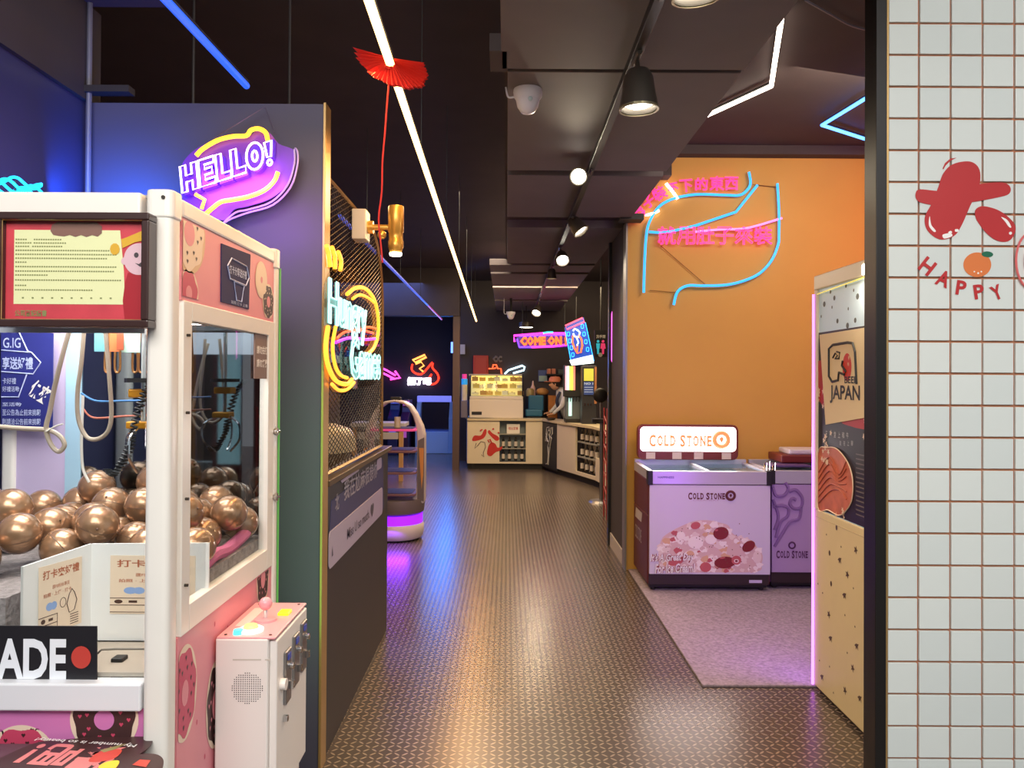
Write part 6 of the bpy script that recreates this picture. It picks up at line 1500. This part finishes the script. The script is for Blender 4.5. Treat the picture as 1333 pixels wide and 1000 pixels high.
MB().tube([(zs_.x, 9.5, .03), (zs_.x, 9.5, .98)], .022, 10).tube([(zs_.x, 9.60, 1.0), (zs_.x, 9.62, zs_.z-.05)], .015, 8).build('pole', STEEL, t)
MB().lathe([(0, .03), (.14, .025), (.16, 0)], (zs_.x, 9.5, 0), 20).build('base', STEEL, t)

# ================================================================ serving robot
RX, RY = -1.055, 7.3
t = thing('serving_robot', 'grey serving robot with arched frame, trays and violet lit white base', 'robot', (RX, RY, 0))
MB().lathe([(0, .015), (.25, .015), (.265, .03), (.275, .08), (.275, .13), (.26, .155), (0, .155)], (RX, RY, 0), 36).build('base', M('robot_white', (238, 228, 224), .35), t, smooth_=True)
MB().lathe([(0, 0), (.22, 0), (.23, .02), (0, .02)], (RX, RY, 0), 28).build('wheel_skirt', BLACK, t)
MB().lathe([(0, .155), (.262, .155), (.262, .24), (0, .24)], (RX, RY, 0), 36).build('light_band', M('robot_violet_light', (140, 50, 255), .4, emit=((120, 20, 255), 2.2)), t, smooth_=True)
RG = M('robot_grey', (118, 108, 108), .4, .1); RW = M('robot_shell', (214, 204, 204), .35)
MB().lathe([(0, .24), (.25, .24), (.275, .26), (.283, .33), (.275, .38), (0, .38)], (RX, RY, 0), 36).build('lower_body', RG, t, smooth_=True)
for s in (1, -1):
    # each upright: an arch leg with depth
    prof_ = [(.19, .34), (.283, .34), (.285, .70), (.283, .98), (.262, 1.06), (.205, 1.18), (.15, 1.26), (.09, 1.295), (0, 1.31), (0, 1.285), (.08, 1.272), (.13, 1.235), (.175, 1.16), (.205, 1.06), (.215, .93), (.215, .50), (.205, .43), (.17, .40)]
    MB(PF(RY)).prism([(RX+s*x, z) for x, z in prof_], -.10, .10).build('arch_upright', RW, t, bev=.012)
    MB(PF(RY)).prism([(RX+s*x, z) for x, z in ((.222, .38), (.284, .36), (.284, .96), (.226, .93))], .10, .106).build('side_panel', RG, t)
    MB(PF(RY)).prism([(RX+s*x, z) for x, z in ((.236, .86), (.280, .86), (.276, .60), (.262, .48))], .106, .112).build('amber_panel', M('robot_amber', (220, 150, 80), .4), t)
for k, z in enumerate((.42, .62, .82, 1.02)):
    tr = MB(); pts = [(RX+a, RY+b) for a, b in rrect(-.215, -.2, .215, .2, .06)]; tr.prism(pts, z, z+.02)
    to = tr.build('tray', M('tray_mauve', (134, 96, 100), .4) if k < 3 else M('tray_pink', (220, 90, 150), .4, emit=((220, 60, 130), .4)), t, bev=.004)
    MB().prism([(RX+a, RY+b) for a, b in rrect(-.18, -.17, .18, .17, .05)], z+.02, z+.024).build('tray_mat', M('tray_dark', (60, 40, 44), .5), to)
MB().box(RX-.05, RX+.05, RY-.03, RY+.04, 1.305, 1.335).build('camera_head', BLACK, t, bev=.01)
o = MB().cyl((RX+.02, RY-.02, 1.046), .03, .10, 14).build('cup', M('cup_cream'), None, smooth_=True); tag(o, 'small cup standing on the upper tray of the serving robot', 'cup')
area('robot_glow_light', (RX+.02, RY-.32, .17), (.3, .05), 2.2, (130, 40, 255), (0, -.7, -.7))

# ================================================================ game room
# red flame neon + pink arrow
GY = 16.3
t = thing('fox_flame_neon', 'red and orange neon outline with white characters in the game room', 'neon sign', atY(550, 480, GY))
mb = MB(PF(GY)); mb.tube(ln(GY, [(537, 469), (553, 462), (555, 465), (541, 472)]), .02, 6, True); mb.tube(ln(GY, [(541, 474), (548, 471), (552, 476), (546, 480), (551, 484)]), .018, 6); mb.build('orange_tube', NEON('orange_flame', (255, 150, 70), 2.8), t)
mb = MB(PF(GY)); mb.tube([(v.x, v.y, 0) for v in smooth([(a, b, 0) for a, b in fy(GY, [(537, 474), (536, 481), (541, 486), (549, 487), (556, 480), (563, 472), (563, 479), (569, 486), (571, 493), (567, 499), (560, 500), (558, 494), (562, 487)])], 4)], .02, 6); mb.build('red_tube', NEON('red_flame', (255, 50, 30), 2.6), t)
a, b = fy(GY, [(531, 501), (561, 492)]); MB(PF(GY-.02)).text('爛了吧', a[0], a[1], b[0], b[1], tube=.013, res=1, off=.02).build('character_tube', NEON('white_char', (255, 240, 255), 3.0), t)
sf = MB(); p = atY(545, 480, GY); sf.tube([p, (p.x, 16.4, p.z)], .01, 6); p = atY(560, 497, GY); sf.tube([p, (p.x, 16.4, p.z)], .01, 6); sf.build('standoff', BLACK, t)
t = thing('arrow_neon', 'pink arrow neon on the game room wall', 'neon sign', atY(513, 488, GY))
mb = MB(PF(GY)); mb.tube(ln(GY, [(490, 476), (503, 482), (515, 489)]), .02, 6); mb.tube(ln(GY, [(490, 482), (503, 488), (513, 493)]), .02, 6); mb.tube(ln(GY, [(514, 483), (521, 492), (508, 494)]), .022, 6); mb.build('arrow_tube', NEON('arrow_pink', (255, 70, 190), 3.0), t)
sf = MB(); p = atY(503, 486, GY); sf.tube([p, (p.x, 16.4, p.z)], .01, 6); p = atY(515, 491, GY); sf.tube([p, (p.x, 16.4, p.z)], .01, 6); sf.build('standoff', BLACK, t)
o = MB().box(atY(589, 455, 14.2).x-.03, atY(589, 455, 14.2).x+.03, 14.2, 14.24, 2.0, 2.2).build('blue_wall_lamp', M('blue_lamp_glow', (120, 150, 255), .4, emit=((90, 130, 255), 3))); tag(o, 'small blue glowing lamp beside the hall end post', 'lamp')
# basketball-like arcade machine
GX0, GX1 = atY(546, 590, 15.6).x, atY(589.5, 590, 15.6).x
t = thing('blue_arcade_machine', 'light blue arcade machine with dark playfield at the back of the game room', 'arcade machine', ((GX0+GX1)/2, 15.9, 0))
gb = lambda py: atY(565, py, 15.6).z
LB = M('ice_blue_laminate', (170, 206, 236), .4)
MB().box(GX0, GX1-.09, 15.6, 16.3, 0, gb(562)).build('front_cabinet', LB, t, bev=.01)
MB(PR(GX1-.09)).prism([(15.6, 0), (16.3, 0), (16.3, gb(524)), (15.9, gb(524)), (15.6, gb(545))], 0, .09).build('side_panel', LB, t, bev=.01)
MB(PR(GX0-.09)).prism([(15.6, 0), (16.3, 0), (16.3, gb(524)), (15.9, gb(524)), (15.6, gb(545))], 0, .09).build('side_panel', LB, t, bev=.01)
MB().box(GX0, GX1-.09, 15.98, 16.02, gb(562), gb(524)).build('playfield_back', M('playfield_navy', (26, 26, 46), .25), t)
MB().box(GX0, GX1-.09, 15.62, 16.0, gb(562), gb(562)+.03).build('playfield_ledge', M('ledge_blue', (90, 120, 180), .3), t)
MB().box(GX0-.09, GX1-.07, 15.9, 16.1, gb(524), gb(516)).build('marquee', M('violet_marquee', (130, 130, 220), .4, emit=((120, 130, 240), .8)), t, bev=.01)
for k, (px0, px1, pt, c, lab) in enumerate(((504, 517, 518, (60, 70, 150), 'dark blue game machine half hidden by the mesh screen end'), (520, 531, 521, (110, 50, 110), 'violet game machine between the two blue ones'))):
    Y = 15.2; x0, x1 = atY(px0, 590, Y).x, atY(px1, 590, Y).x; zt = atY(px0, pt, Y).z
    t = thing('game_machine', lab, 'arcade machine', ((x0+x1)/2, Y+.3, 0))
    MB(PR(x0)).prism([(Y, 0), (Y+.7, 0), (Y+.7, zt), (Y+.4, zt), (Y+.3, zt-.25), (Y, zt-.4)], 0, x1-x0).build('cabinet', M('gm_%d' % k, tuple(v//2 for v in c), .4), t, bev=.01)
    MB().box(x0+.02, x1-.02, Y+.30, Y+.36, zt-.12, zt-.02).build('marquee', M('gml_%d' % k, c, .4, emit=(c, 1.6)), t)
    MB().box(x0+.03, x1-.03, Y-.012, Y, .35, zt-.5).build('front_glow', M('gml_%d' % k), t)
# small side cabinets seen between robot uprights
t = thing('low_bench', 'pale bench with timber leg seen through the serving robot', 'bench', (-1.75, 11.5, 0))
MB().box(-2.3, -1.50, 11.3, 11.8, .80, .86).build('top', M('bench_top', (190, 186, 190), .4), t, bev=.008)
for x in (-2.25, -1.56): MB().box(x-.03, x+.03, 11.35, 11.41, 0, .80).build('leg', M('timber_leg', (196, 150, 100), .5), t)
MB().box(-2.2, -1.6, 11.32, 11.36, .62, .72).build('apron', M('bench_top'), t)
